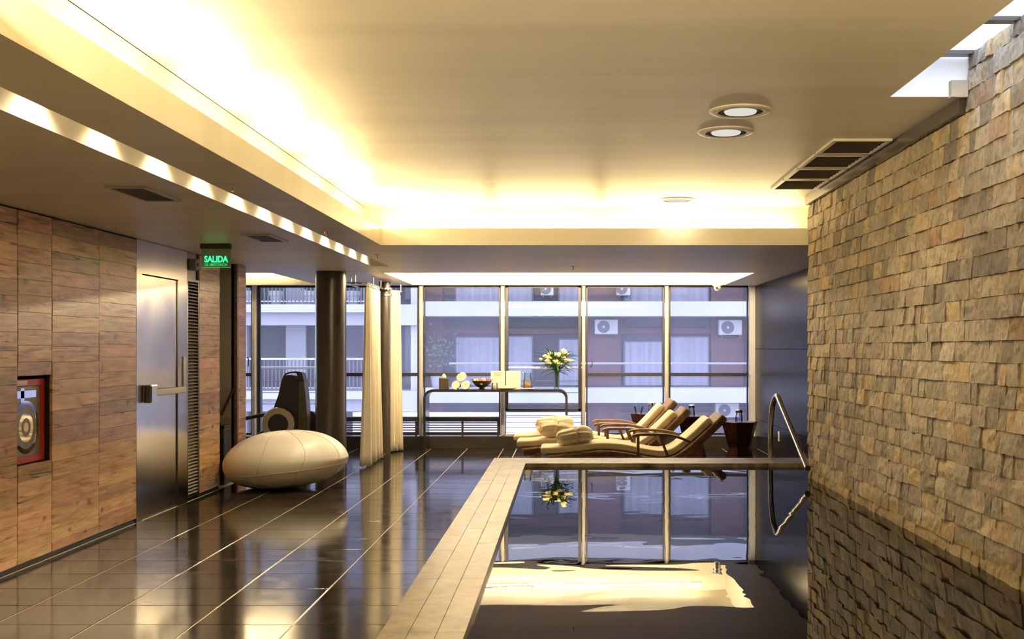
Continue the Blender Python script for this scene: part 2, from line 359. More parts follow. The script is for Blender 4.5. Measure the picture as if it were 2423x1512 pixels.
def m_stone():
    m, nt, b = newmat('split_stone'); L = nt.links.new
    g = N(nt,'ShaderNodeNewGeometry'); at = N(nt,'ShaderNodeAttribute', attribute_name='tint')
    r = ramp(nt, [(0,(.20,.17,.122)),(.15,(.28,.235,.165)),(.42,(.345,.29,.20)),(.66,(.38,.315,.215)),(.80,(.44,.365,.25)),(.91,(.46,.35,.18)),(.975,(.33,.215,.125)),(1,(.18,.155,.12))]); L(at.outputs['Fac'], r.inputs[0])
    sc = N(nt,'ShaderNodeVectorMath', operation='SCALE'); sc.inputs[0].default_value = (3,41,29); L(at.outputs['Fac'], sc.inputs['Scale'])
    ad = N(nt,'ShaderNodeVectorMath', operation='ADD'); L(g.outputs['Position'], ad.inputs[0]); L(sc.outputs[0], ad.inputs[1])
    n1 = N(nt,'ShaderNodeTexNoise'); n1.inputs['Scale'].default_value = 17; n1.inputs['Detail'].default_value = 10; n1.inputs['Roughness'].default_value = .62; n1.inputs['Distortion'].default_value = 1.0; L(ad.outputs[0], n1.inputs['Vector'])
    r1 = ramp(nt, [(.30,(.42,.41,.39)),(.45,(.9,.9,.9)),(.56,(1.06,1.05,1.02)),(.72,(1.42,1.40,1.34))]); L(n1.outputs['Fac'], r1.inputs[0])
    mx = N(nt,'ShaderNodeMixRGB', blend_type='MULTIPLY'); mx.inputs[0].default_value = 1; L(r.outputs[0], mx.inputs[1]); L(r1.outputs[0], mx.inputs[2])
    # ochre lime stain just above the water, ragged upper edge
    sp = N(nt,'ShaderNodeSeparateXYZ'); L(g.outputs['Position'], sp.inputs[0])
    n3 = N(nt,'ShaderNodeTexNoise'); n3.inputs['Scale'].default_value = 4; n3.inputs['Detail'].default_value = 5; L(g.outputs['Position'], n3.inputs['Vector'])
    mm = N(nt,'ShaderNodeMath', operation='MULTIPLY_ADD'); mm.inputs[1].default_value = -.35; L(n3.outputs['Fac'], mm.inputs[0]); L(sp.outputs['Z'], mm.inputs[2])
    rs = ramp(nt, [(.24,(.6,.6,.6)),(.30,(0,0,0))]); L(mm.outputs[0], rs.inputs[0])
    m2 = N(nt,'ShaderNodeMixRGB'); m2.inputs['Color2'].default_value = (.30,.20,.05,1); L(rs.outputs[0], m2.inputs[0]); L(mx.outputs[0], m2.inputs[1])
    L(m2.outputs[0], b.inputs['Base Color']); b.inputs['Roughness'].default_value = .72
    mv = N(nt,'ShaderNodeMapping'); mv.inputs['Rotation'].default_value = (.5,0,0); mv.inputs['Scale'].default_value = (1,2.2,.9); L(ad.outputs[0], mv.inputs['Vector'])
    n4 = N(nt,'ShaderNodeTexNoise'); n4.inputs['Scale'].default_value = 15; n4.inputs['Detail'].default_value = 9; n4.inputs['Roughness'].default_value = .62; n4.inputs['Distortion'].default_value = .6; L(mv.outputs[0], n4.inputs['Vector'])
    bp = N(nt,'ShaderNodeBump'); bp.inputs['Strength'].default_value = .75; bp.inputs['Distance'].default_value = .022; L(n4.outputs['Fac'], bp.inputs['Height']); L(bp.outputs[0], b.inputs['Normal'])
    return m
def m_coping():
    m, nt, b = newmat('coping_stone'); L = nt.links.new
    g = N(nt,'ShaderNodeNewGeometry'); oi = N(nt,'ShaderNodeObjectInfo')
    n1 = N(nt,'ShaderNodeTexNoise'); n1.inputs['Scale'].default_value = 5; n1.inputs['Detail'].default_value = 9; n1.inputs['Roughness'].default_value = .65; L(g.outputs['Position'], n1.inputs['Vector'])
    r = ramp(nt, [(.38,(.07,.046,.025)),(.45,(.165,.126,.077)),(.53,(.245,.20,.134)),(.66,(.33,.282,.20))]); L(n1.outputs['Fac'], r.inputs[0])
    mr = N(nt,'ShaderNodeMapRange'); mr.inputs['To Min'].default_value = .9; mr.inputs['To Max'].default_value = 1.1; L(oi.outputs['Random'], mr.inputs['Value'])
    hs = N(nt,'ShaderNodeHueSaturation'); L(r.outputs[0], hs.inputs['Color']); L(mr.outputs[0], hs.inputs['Value'])
    L(hs.outputs[0], b.inputs['Base Color'])
    m2 = N(nt,'ShaderNodeMapRange'); m2.inputs['To Min'].default_value = .22; m2.inputs['To Max'].default_value = .5; L(n1.outputs['Fac'], m2.inputs['Value']); L(m2.outputs[0], b.inputs['Roughness'])
    bp = N(nt,'ShaderNodeBump'); bp.inputs['Strength'].default_value = .06; bp.inputs['Distance'].default_value = .01; L(n1.outputs['Fac'], bp.inputs['Height']); L(bp.outputs[0], b.inputs['Normal'])
    return m
def m_water():
    m, nt, b = newmat('pool_water'); nt.nodes.remove(b); L = nt.links.new
    g = N(nt,'ShaderNodeNewGeometry')
    mp = N(nt,'ShaderNodeMapping'); mp.inputs['Scale'].default_value = (.8,1.5,1); L(g.outputs['Position'], mp.inputs['Vector'])
    n1 = N(nt,'ShaderNodeTexNoise'); n1.inputs['Scale'].default_value = 2.0; n1.inputs['Detail'].default_value = 1.0; n1.inputs['Distortion'].default_value = .5; L(mp.outputs[0], n1.inputs['Vector'])
    bp = N(nt,'ShaderNodeBump'); bp.inputs['Strength'].default_value = .035; bp.inputs['Distance'].default_value = .03; L(n1.outputs['Fac'], bp.inputs['Height'])
    fr = N(nt,'ShaderNodeFresnel'); fr.inputs['IOR'].default_value = 2.5; L(bp.outputs[0], fr.inputs['Normal'])
    tr = N(nt,'ShaderNodeBsdfTransparent'); tr.inputs['Color'].default_value = (.42,.43,.36,1)
    gl = N(nt,'ShaderNodeBsdfGlossy'); gl.inputs['Roughness'].default_value = .0; L(bp.outputs[0], gl.inputs['Normal'])
    mx = N(nt,'ShaderNodeMixShader'); L(fr.outputs[0], mx.inputs[0]); L(tr.outputs[0], mx.inputs[1]); L(gl.outputs[0], mx.inputs[2])
    L(mx.outputs[0], nt.nodes['Material Output'].inputs['Surface']); return m
def m_wicker():
    m, nt, b = newmat('wicker'); L = nt.links.new
    tc = N(nt,'ShaderNodeTexCoord'); mp = N(nt,'ShaderNodeMapping'); mp.inputs['Scale'].default_value = (1,1,1); mp.inputs['Rotation'].default_value = (PI/2,0,0); L(tc.outputs['Object'], mp.inputs['Vector'])
    w1 = N(nt,'ShaderNodeTexWave', wave_type='BANDS', bands_direction='X'); w1.inputs['Scale'].default_value = 22; w1.inputs['Distortion'].default_value = 1.2; L(tc.outputs['Object'], w1.inputs['Vector'])
    w2 = N(nt,'ShaderNodeTexWave', wave_type='BANDS', bands_direction='Z'); w2.inputs['Scale'].default_value = 22; w2.inputs['Distortion'].default_value = 1.2; L(tc.outputs['Object'], w2.inputs['Vector'])
    w3 = N(nt,'ShaderNodeTexWave', wave_type='BANDS', bands_direction='Y'); w3.inputs['Scale'].default_value = 16; w3.inputs['Distortion'].default_value = 1.2; L(tc.outputs['Object'], w3.inputs['Vector'])
    mu = N(nt,'ShaderNodeMath', operation='MULTIPLY'); L(w1.outputs['Fac'], mu.inputs[0]); L(w2.outputs['Fac'], mu.inputs[1])
    m3 = N(nt,'ShaderNodeMath', operation='MAXIMUM'); L(mu.outputs[0], m3.inputs[0])
    m4 = N(nt,'ShaderNodeMath', operation='MULTIPLY'); m4.inputs[1].default_value = .6; L(w3.outputs['Fac'], m4.inputs[0]); L(m4.outputs[0], m3.inputs[1])
    r = ramp(nt, [(.12,(.05,.026,.011)),(.6,(.30,.17,.075))]); L(m3.outputs[0], r.inputs[0]); L(r.outputs[0], b.inputs['Base Color'])
    bp = N(nt,'ShaderNodeBump'); bp.inputs['Strength'].default_value = .8; bp.inputs['Distance'].default_value = .008; L(m3.outputs[0], bp.inputs['Height']); L(bp.outputs[0], b.inputs['Normal'])
    b.inputs['Roughness'].default_value = .5; return m
M['slate'] = m_slate(); M['wood'] = m_wood(); M['wstone'] = m_stone(); M['coping'] = m_coping(); M['water'] = m_water(); M['wicker'] = m_wicker()

# ------------------------------------------------------------------ the room: measures
XL, XR = -3.69, 2.17            # timber wall face, stone wall face
ZS, ZC, ZF = 2.445, 2.865, 2.60 # soffit, main ceiling, top of the cove lip
YE = 16.45                      # window kerb
YG = 16.6                       # glazing
WZ = .344                       # water level
CX0, CX1, CY0, CY1, CZ = -.737, -.398, 10.72, 11.25, .377   # pool coping
XD = 2.85                       # dark tiled side wall
TX = [-3.69,-3.11,-2.566,-2.02,-1.48,-.94,-.745]
TY0, TS = 5.963, .4466

# floor
b = MB()
b.box(-7.2,CX0,-3,YE,-.25,-.0025); b.box(CX0,3.2,CY1,YE,-.25,-.0025)
floor = b.build('floor', M['grout'], label='dark polished slate tile floor with pale grout lines', cat='floor', kind='structure')
tile_cache = {}
def tile(x0, x1, y0, y1):
    w, d = round(x1-x0, 3), round(y1-y0, 3); key = (w, d, random.randrange(3))
    if key not in tile_cache:
        t = MB(); j = [random.uniform(-.0004,.0004) for _ in range(4)]; c = .0022
        top = [(-w/2+c,-d/2+c,j[0]),(w/2-c,-d/2+c,j[1]),(w/2-c,d/2-c,j[2]),(-w/2+c,d/2-c,j[3])]
        low = [(-w/2,-d/2,-.002),(w/2,-d/2,-.002),(w/2,d/2,-.002),(-w/2,d/2,-.002)]
        bot = [(x,y,-.012) for x,y,_ in low]
        t.add(top+low+bot, [(0,1,2,3)]+[(4+i,4+(i+1)%4,(i+1)%4,i) for i in range(4)]+[(8+i,8+(i+1)%4,4+(i+1)%4,4+i) for i in range(4)])
        me = bpy.data.meshes.new('tile'); me.from_pydata(t.v, [], t.f); me.materials.append(M['slate']); tile_cache[key] = me
    o = bpy.data.objects.new('tile', tile_cache[key]); COL.objects.link(o); o.parent = floor
    o.location = Vector(((x0+x1)/2,(y0+y1)/2,0))-W[floor]; W[o] = Vector(((x0+x1)/2,(y0+y1)/2,0))
GX, GY = .0042, .0022
def tiles(xs, ya, yb):
    k0 = math.floor((ya-TY0)/TS); k1 = math.ceil((yb-TY0)/TS)
    for k in range(k0, k1):
        y0, y1 = max(ya, TY0+k*TS), min(yb, TY0+(k+1)*TS)
        if y1-y0 < .06: continue
        for x0, x1 in zip(xs, xs[1:]):
            tile(x0+GX, x1-GX, y0+GY, y1-GY)
tiles(TX, 4.63, YE)
tiles([-.74,-.395,.15,.695,1.24,1.785,2.33,XD], CY1+.01, YE)
tiles([-5.87,-5.325,-4.78,-4.235,XL], 12.7, YE)

# pool
b = MB()
b.box(CX0+.02,CX1-.02,-2.6,CY1-.02,-1.2,CZ-.045); b.box(CX1-.02,3.0,CY0+.02,CY1-.02,-1.2,CZ-.045)
b.box(CX1-.02,3.0,-2.6,-2.4,-1.2,CZ-.045); b.box(CX0,3.0,-2.6,CY1,-1.3,-1.2)
b.build('pool_basin', M['curb'], label='dark stone basin of the raised swimming pool', cat='pool', kind='structure')
b = MB(); b.grid(lambda u,v: (CX1-.015+u*(3.0-CX1+.015), -2.4+v*(CY0+2.42), WZ), 2, 2)
b.build('pool_water', M['water'], label='still dark water filling the swimming pool', cat='water', kind='structure')
cop = thing('pool_coping', (CX0, CY1, 0), 'beige stone coping around the raised pool edge', 'coping', kind='structure')
nx = 3; wx = (CX1-CX0)/nx
for i in range(nx):
    y = -2.4; x0, x1 = CX0+i*wx, CX0+(i+1)*wx
    cut = CY1-(CY1-CY0)*((x0+x1)/2-CX0)/(CX1-CX0)
    while y < CY0-.02:
        L_ = random.choice([.75,1.0,1.25,1.5]); y2 = y+L_
        if y2 > CY0-.5: 
            ya, yb = CY1-(CY1-CY0)*(x0-CX0)/(CX1-CX0), CY1-(CY1-CY0)*(x1-CX0)/(CX1-CX0)
            s = MB(); g = .0006
            v = [(x0+g,y+g,0),(x1-g,y+g,0),(x1-g,yb-g,0),(x0+g,ya-g,0)]
            s.add([(p[0],p[1],CZ-.045) for p in v]+[(p[0],p[1],CZ) for p in v],[(0,3,2,1),(4,5,6,7),(0,1,5,4),(1,2,6,5),(2,3,7,6),(3,0,4,7)])
            s.build('coping_slab', M['coping'], cop); break
        s = MB(); s.bbox(x0+.0006,x1-.0006,y+.0006,y2-.0006,CZ-.045,CZ,.0012,1); s.build('coping_slab', M['coping'], cop); y = y2
s_x = CX1; first = True
for x1 in (.35, 1.1, 1.85, 3.0):
    s = MB(); g = .0006
    xa = CX0 if first else s_x+g
    v = [(s_x+g,CY0,0),(x1-g,CY0,0),(x1-g,CY1,0),(xa+g,CY1,0)]
    s.add([(p[0],p[1],CZ-.045) for p in v]+[(p[0],p[1],CZ) for p in v],[(0,3,2,1),(4,5,6,7),(0,1,5,4),(1,2,6,5),(2,3,7,6),(3,0,4,7)])
    s.build('coping_slab', M['coping'], cop); s_x = x1; first = False

# ceiling: soffit, recesses, coves
SL0, SL1, SLY = -2.24, -2.046, 12.66         # light slot
RX0, RX1, RY0, RY1 = -2.29, 2.36, 13.8, 16.36
b = MB()
NYL = 2.75  # lip of the near cove, added out of view to light the ceiling
for r in ((-1.70,2.19,-3,NYL),(-3.95,SL0,-3,SLY),(SL1,-1.70,-3,SLY),(-1.70,3.2,10.07,SLY),(-7.2,3.2,SLY,RY0),(-7.2,-6.4,RY0,RY1),(-3.7,RX0,RY0,RY1),(RX1,3.2,RY0,RY1),(-7.2,3.2,RY1,16.9)):
    b.box(*r, ZS, ZF)
b.box(-3.95,SL0,-3,SLY,ZF,2.86); b.box(SL1,-1.95,-3,10.75,ZF,2.86)        # slot cheeks / cove back wall
b.box(SL0,SL1,-3,SLY,2.80,2.86)
b.box(-1.95,3.2,10.63,10.75,ZF,3.0); b.box(-1.95,2.19,2.2,2.3,ZF,3.0)
for x0, x1 in ((RX0,RX1),(-6.4,-3.7)):
    b.box(x0-.05,x1+.05,RY1,RY1+.05,ZF,2.85); b.box(x0-.05,x1+.05,RY0-.05,RY0,ZF,2.85)
    b.box(x0-.05,x0,RY0,RY1,ZF,2.85); b.box(x1,x1+.05,RY0,RY1,ZF,2.85); b.box(x0-.05,x1+.05,RY0-.05,RY1+.05,2.80,2.86)
# main ceiling with the skylight opening
KX, KY = 1.757, 5.97
b.box(-1.95,KX,2.2,10.7,ZC,3.08); b.box(KX,2.6,KY,10.7,ZC,3.08); b.box(KX,2.6,2.2,2.75,ZC,3.08)
ceiling = b.build('ceiling', M['plaster'], label='cream plaster ceiling with recessed light coves', cat='ceiling', kind='structure')
b = MB()
b.box(-7.3,KX,-3.2,17.0,3.09,3.12); b.box(KX,3.4,KY,17.0,3.09,3.12); b.box(KX,3.4,-3.2,2.75,3.09,3.12)
b.box(-7.3,3.4,16.9,17.0,ZS,3.2); b.box(-7.3,-7.2,-3.2,17.0,-.25,3.2); b.box(3.2,3.4,-3.2,17.0,-1.3,3.2); b.box(-7.3,3.4,-3.2,-3.0,-1.3,3.2)
b.build('wall_back', M['plaster_wall'], label='outer shell walls and roof slab of the pool hall', cat='wall', kind='structure')

# skylight
sk = thing('window_8', (KX, KY, ZC), 'daylit roof skylight along the top of the stone wall', 'skylight', kind='structure')
s = MB(); s.box(KX-.05,2.6,KY,KY+.06,3.08,3.10); s.build('frame', M['white'], sk)
s = MB(); s.box(KX,2.19,KY-.006,KY-.001,ZC,3.074); s.build('daylight_sheet', M['shaft'], sk)  # added sheet over the plaster, its bluish colour imitates daylight
s = MB(); s.box(KX,2.60,2.7,KY,3.095,3.105); s.build('pane', M['sky_glass'], sk)
y = KY-.03
while y > 2.9:
    s = MB(); s.box(KX,2.6,y-.07,y,3.074,3.094); s.build('glazing_bar', M['brown_metal'], sk); y -= .60
s = MB(); s.box(2.075,2.165,KY-.05,KY-.005,ZC-.01,2.945); s.build('bracket', M['plaster_wall'], sk)

# stone wall
ZT = 2.776
b = MB(); b.box(2.192,3.0,-3,9.86,-1.2,ZC-.004); b.box(2.192,2.45,-.6,KY+.02,ZC-.004,3.09)
wr = b.build('wall_right', M['plaster_wall'], label='wall of rough split stone blocks rising from the pool', cat='wall', kind='structure')
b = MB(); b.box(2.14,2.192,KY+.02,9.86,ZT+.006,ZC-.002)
b.build('gap_shade_strip', M['brown_metal'], label='dark strip imitating the shaded gap between ceiling and stone wall', cat='trim', kind='structure')  # dark bar painted in place of the shade in the gap
blocks = []
ROW = .1126
nrow = 25
for r in range(nrow):
    z0 = .30+r*ROW; z1 = z0+ROW
    if z0 > 3.06: break
    y = 9.88+random.uniform(-.0,.0)
    yend = 4.2
    upper = z1 > ZT+.02
    if upper: y = KY-.02; z1 = min(z1, 3.09)
    while y > yend:
        L_ = random.choice([.06,.08,.10,.12,.14,.16,.19,.22,.26]) * random.uniform(.9,1.1)
        y2 = max(y-L_, yend-.02)
        d = random.choice([0,.0015,.003,.005,.007,.011]); tl = random.choice([.002,.004,.006,.009,.012,.016]); ty = random.uniform(-.004,.004)
        rnd = random.Random(len(blocks)*7+3)
        g = .0007; nu, nv = 4, 4; vs = []; fs = []
        for i in range(nu):
            for j in range(nv):
                u, v = i/(nu-1), j/(nv-1)
                e = 0 if (i in (0,nu-1) or j in (0,nv-1)) else .004
                x = XR+.012-d-tl*(1-v)-ty*(u-.5)*2 + rnd.uniform(-.0035,.0035) - e*rnd.uniform(.2,1.6)
                jy = rnd.uniform(-.002,.002) if i in (0,nu-1) else 0
                jz = rnd.uniform(-.0025,.0025) if j in (0,nv-1) else 0
                vs.append((x, y-g-(y-y2-2*g)*u+jy, z0+g+(z1-z0-2*g)*v+jz))
        for i in range(nu-1):
            for j in range(nv-1): fs.append((i*nv+j, i*nv+j+1, (i+1)*nv+j+1, (i+1)*nv+j))
        rim = [i*nv for i in range(nu)]+[(nu-1)*nv+j for j in range(1,nv)]+[i*nv+nv-1 for i in range(nu-2,-1,-1)]+[j for j in range(nv-2,0,-1)]
        bk = len(vs)
        for q in rim: vs.append((2.21, vs[q][1], vs[q][2]))
        for k in range(len(rim)):
            a, c = rim[k], rim[(k+1)%len(rim)]; fs.append((a, c, bk+(k+1)%len(rim), bk+k))
        t = random.random()
        if y > 9.0 and random.random() < .3: t = random.uniform(.8,.92)
        ym = (y+y2)/2; vis = (2.17*F_PX/ym < 1083)
        area = (y-y2)*2.17/ym/ym*(z1-z0)/ym if vis and z1 > WZ else 0
        blocks.append((area, vs, fs, t)); y = y2
order = sorted(range(len(blocks)), key=lambda i: -blocks[i][0])
rest = MB(); rt = []
for rank, i in enumerate(order):
    a, vs, fs, t = blocks[i]
    if rank < 300:
        s = MB(); s.add(vs, fs); s.build('stone_block', M['wstone'], wr, tint=t)
    else: rest.add(vs, fs); rt += [t]*len(fs)
rest.build('stone_block_mass', M['wstone'], wr, kind='stuff', tint=rt)

# timber wall, door, louvre
b = MB()
NZ0, NZ1, NY0, NY1 = .70, 1.31, 7.39, 7.885
DY0, DY1 = 11.70, 12.30
xb = XL-.022
b.box(-4.2,xb,-3,NY0,0,ZS); b.box(-4.2,xb,NY0,NY1,0,NZ0); b.box(-4.2,xb,NY0,NY1,NZ1,ZS); b.box(-4.2,-3.95,NY0,NY1,NZ0,NZ1)
b.box(-4.2,xb,NY1,9.43,0,ZS); b.box(-4.2,-3.76,9.43,11.03,0,ZS); b.box(-4.2,xb,11.03,DY0-.03,0,ZS)
wl = b.build('wall_left', M['dark_gap'], label='reclaimed timber clad wall with steel door and louvre', cat='wall', kind='structure')
def planks(y0, y1, z0, z1, gap=.006):
    z = z1
    while z > z0+.02:
        h = random.uniform(.104,.128)
        if z-h < z0+.05: h = z-z0
        off = random.uniform(-.0015,.0025)
        s = MB(); s.bbox(xb+.001, XL+off, y0+gap, y1-gap, z-h+.0006, z-.0006, .0012, 1)
        s.build('plank', M['wood'], wl); z -= h
SKZ = .04
planks(5.9,7.39,SKZ,ZS-.012,.007)
planks(7.39,NY1,NZ1,ZS-.012,.007); planks(7.39,NY1,SKZ,NZ0,.007)
planks(7.885,8.68,SKZ,ZS-.012,.004); planks(8.68,9.43,SKZ,ZS-.012,.004)
planks(11.05,DY0,SKZ,ZS-.012,.003)
b = MB(); b.box(xb,XL-.012,-3,9.43,0,.036); b.box(xb,XL-.012,11.05,DY0,0,.036)
b.build('baseboard_left', M['black'], label='recessed black skirting under the timber wall', cat='baseboard', kind='structure')
# partition beyond the side doorway
b = MB(); b.box(-7.2,XL-.03,DY1,12.66,0,ZS); b.box(-4.7,-4.6,DY0-.6,DY1,0,ZS); b.box(-4.7,-4.2,DY0-.7,DY0-.6,0,ZS)
wp = b.build('wall_side', M['plaster_wall'], label='grey plaster partition seen through the side doorway', cat='wall', kind='structure')
_wl = wl; wl = wp
planks(12.36,12.655,SKZ,ZS-.008,.0)
wl = _wl
b = MB(); b.box(XL-.06,XL+.004,DY1-.0,12.355,0,ZS-.002)
b.build('trim_2', M['teak'], label='dark brown timber jamb of the side doorway', cat='trim', kind='structure')

d = thing('door_1', (XL, 10.0, 0), 'brushed stainless steel emergency door with push bar', 'door', kind='structure')
s = MB(); s.box(-3.755,XL,9.435,9.56,0,ZS-.005); s.box(-3.755,XL,10.44,10.695,0,ZS-.005); s.box(-3.755,XL,9.56,10.44,2.15,ZS-.005); s.build('door_frame', M['steel'], d)
s = MB(); s.bbox(-3.755,XL-.012,9.568,10.432,.012,2.142,.003,1); s.build('door_leaf', M['steel'], d)
s = MB(); s.bbox(XL-.012,XL+.065,9.60,9.75,1.02,1.18,.012); pb = s.build('push_bar_housing', M['chrome'], d)
s = MB(); s.bbox(XL+.005,XL+.06,9.75,10.50,1.075,1.135,.01); s.build('push_bar', M['cove_white'], d)
s = MB(); s.bbox(XL,XL+.012,10.56,10.63,1.12,1.42,.004,1); s.build('hinge_plate', M['slat_metal'], d)
s = MB(); s.box(-3.757,-3.715,10.70,11.045,2.18,ZS-.005); s.build('header_panel', M['steel_dark'], d)
lv = thing('louvre_panel', (XL, 10.87, 0), 'tall narrow metal louvre between steel door and timber', 'louvre')
s = MB()
s.box(-3.755,XL,10.70,10.722,.03,2.18); s.box(-3.755,XL,11.022,11.045,.03,2.18); s.box(-3.755,XL,10.722,11.022,2.155,2.18); s.box(-3.755,XL,10.722,11.022,.03,.05)
s.build('frame', M['steel_dark'], lv)
z = .066; sl = None
while z < 2.15:
    if sl is None:
        s = MB(); s.add([(-3.745,10.724,z+.018),(XL-.006,10.724,z-.004),(XL-.002,10.724,z+.003),(-3.745,10.724,z+.022),(-3.745,11.02,z+.018),(XL-.006,11.02,z-.004),(XL-.002,11.02,z+.003),(-3.745,11.02,z+.022)],
              [(0,1,2,3),(7,6,5,4),(0,4,5,1),(1,5,6,2),(2,6,7,3),(3,7,4,0)]); sl = s.build('slat', M['slat_metal'], lv); z00 = z; l00 = sl.location.copy()
    else:
        c = sl.copy(); COL.objects.link(c); c.parent = lv; c.location = l00+Vector((0,0,z-z00)); W[c] = W[sl]
    z += .0328
# hose cabinet in the niche
hc = thing('fire_hose_cabinet', (-3.84, 7.63, .70), 'red fire hose cabinet with printed glass in the timber wall', 'fire cabinet')
x1, x0 = -3.745, -3.94; y0, y1, z0, z1 = 7.395, 7.875, .705, 1.285
s = MB(); s.box(x0,x1-.012,y0,y1,z0,z1); s.build('cabinet_body', M['red'], hc)
s = MB(); w = .048
s.bbox(x1-.012,x1+.006,y0,y1,z0,z0+w,.003,1); s.bbox(x1-.012,x1+.006,y0,y1,z1-w,z1,.003,1); s.bbox(x1-.012,x1+.006,y0,y0+w,z0+w,z1-w,.003,1); s.bbox(x1-.012,x1+.006,y1-w,y1,z0+w,z1-w,.003,1)
s.build('cabinet_frame', M['red'], hc)
s = MB(); s.box(x1-.012,x1-.004,y0+w,y1-w,z0+w,z1-w); gp = s.build('glass_pane', M['frost'], hc)
cy, cz = 7.625, .95
def annulus(r0, r1, x, mat, name):
    s = MB(); sy = .98
    s.grid(lambda u,v: (x, cy+sy*(r0+(r1-r0)*v)*math.cos(2*PI*u), cz+(r0+(r1-r0)*v)*math.sin(2*PI*u)), 36, 2, cu=True); s.build(name, mat, gp)
annulus(.0,.185,x1-.0036,M['mirror'],'clear_print'); annulus(.105,.15,x1-.0030,M['frost'],'frosted_ring'); annulus(.035,.065,x1-.0030,M['frost'],'frosted_ring')
s = MB(); s.box(x1-.004,x1-.003,7.50,7.78,1.155,1.205); s.box(x1-.004,x1-.003,7.55,7.60,1.125,1.225); s.build('nozzle_print', M['mirror'], gp)
s = MB(); s.box(x1+.006,x1+.0075,7.45,7.62,z1-.040,z1-.010); s.build('sticker', M['white'], hc)

# side doorway contents
hr = thing('stair_handrail', (-3.80, 12.27, .6), 'dark red slanted handrail inside the side doorway', 'handrail')
s = MB(); a, e = P(524,982,12.26), P(553,918,12.26); s.tube([a,e], .014); s.build('rail', M['table_wood'], hr)
s = MB(); s.tube([(e+a)/2, (e+a)/2+Vector((0,.06,-.02))], .008); s.build('bracket', M['brown_metal'], hr)
bn = thing('waste_bin', (-3.86, 12.14, 0), 'tall black bin standing inside the side doorway', 'bin')
s = MB(); s.bbox(-3.99,-3.745,12.03,12.25,0,.62,.012); s.build('bin_body', M['black'], bn)
s = MB(); s.bbox(-3.995,-3.74,12.025,12.255,.62,.65,.008); s.build('rim', M['black'], bn)

# kerb under the windows, dark side wall
b = MB(); b.box(-7.2,3.2,YE,16.85,-.25,.178)
b.build('trim_3', M['curb'], label='low dark stone kerb under the windows', cat='kerb', kind='structure')
b = MB(); b.box(XD+.02,3.2,9.86,16.9,-.2,ZS)
wd = b.build('wall_far_right', M['dark_gap'], label='dark glossy tiled side wall beside the loungers', cat='wall', kind='structure')
zs = [0,.44,1.49,ZS-.004]; ys = [9.9,11.3,12.5,13.7,14.9,16.1,16.9]
for za, zb in zip(zs, zs[1:]):
    for ya, yb in zip(ys, ys[1:]):
        s = MB(); s.box(XD,XD+.018,ya+.0015,yb-.0015,za+.003,zb-.003); s.build('wall_tile', M['black_tile'], wd)
s = thing('wall_socket', (XD-.004, 14.7, .28), 'small white socket plate on the dark tiled wall', 'socket')
q = MB(); q.bbox(XD-.010,XD,14.66,14.74,.255,.385,.003,1); q.build('plate', M['white'], s)
q = MB(); q.bbox(XD-.013,XD-.010,14.675,14.725,.285,.355,.001,1); q.build('insert', M['paper'], s)

# windows
MX = [-5.95,-4.70,-3.447,-2.19,-.958,.262,1.513,2.784]
ZH = ZS
for i in range(7):
    a, c = MX[i], MX[i+1]
    desc = ['tall window bay at the far left of the gym corner','clear french window behind the exercise machine','tall window bay partly behind the column and curtains','tall window bay behind the left half of the console table','clear french window behind the flower vase','tall window bay behind the sun loungers','tall window bay nearest the dark side wall'][i]
    wd_ = thing('window_%d' % (i+1), ((a+c)/2, YG, .178), desc, 'window', kind='structure')
    s = MB(); mw = .032 if i != 5 else .024
    s.bbox(a-mw/2-.012,a+mw/2+.012,YG-.10,YG+.03,.178,ZH,.02,3); s.build('mullion', M['mullion'], wd_, smooth=True)
    if i == 6: s = MB(); s.box(c-.02,XD+.0,YG-.02,YG+.05,.178,ZH); s.build('mullion', M['out_slat'], wd_)
    clear = i in (1, 4)
    s = MB(); e = .045 if clear else .022
    l0, l1 = a+.036, c-.036
    zb = .555 if i == 4 else .19
    s.box(l0,l0+e,YG-.02,YG+.03,zb,ZH); s.box(l1-e,l1,YG-.02,YG+.03,zb,ZH); s.box(l0,l1,YG-.02,YG+.03,zb,zb+.03); s.box(l0,l1,YG-.02,YG+.03,ZH-.03,ZH)
    s.build('frame', M['dark_frame'], wd_)
    if not clear:
        s = MB(); s.box(l0,l1,YG-.05,YG+.03,1.08,1.128); s.build('transom', M['dark_frame'], wd_)
    s = MB(); s.box(l0+.001,l1-.001,YG,YG+.008,zb,ZH-.002); s.build('pane', M['pane_clear'] if clear else M['pane'], wd_)
    if i == 4:
        s = MB(); s.box(l0,l1,YG,YG+.008,.19,.555); s.build('lower_pane', M['pane_clear'], wd_)
        s = MB(); s.box(l0,l1,YG-.02,YG+.03,.178,.205); s.build('sill', M['mullion'], wd_)
    if i in (0, 5):
        hx = l0+.07 if i == 5 else l1-.07
        s = MB(); s.tube([(hx,YG-.02,1.36),(hx,YG-.06,1.36),(hx+.02,YG-.06,1.34),(hx+.02,YG-.06,1.24),(hx,YG-.02,1.22)], .008); s.build('handle', M['dark_frame'], wd_)
for i, nm in ((2,'slatted metal vent grille behind the curtains'),(3,'slatted metal vent grille under the console table')):
    a, c = MX[i]+.05, MX[i+1]-.05
    g = thing('vent_grille', ((a+c)/2, 16.5, .178), nm, 'grille', 'vent grilles under the windows')
    s = MB(); s.bbox(a,c,16.46,16.58,.40,.47,.006,1); s.build('top_rail', M['dark_frame'], g)
    for xp in (a, (a+c)/2, c-.03): s = MB(); s.box(xp,xp+.03,16.49,16.52,.178,.40); s.build('upright', M['brown_metal'], g)
    for k in range(6): s = MB(); s.box(a,c,16.50,16.53,.192+k*.036,.206+k*.036); s.build('slat', M['brown_metal'], g)

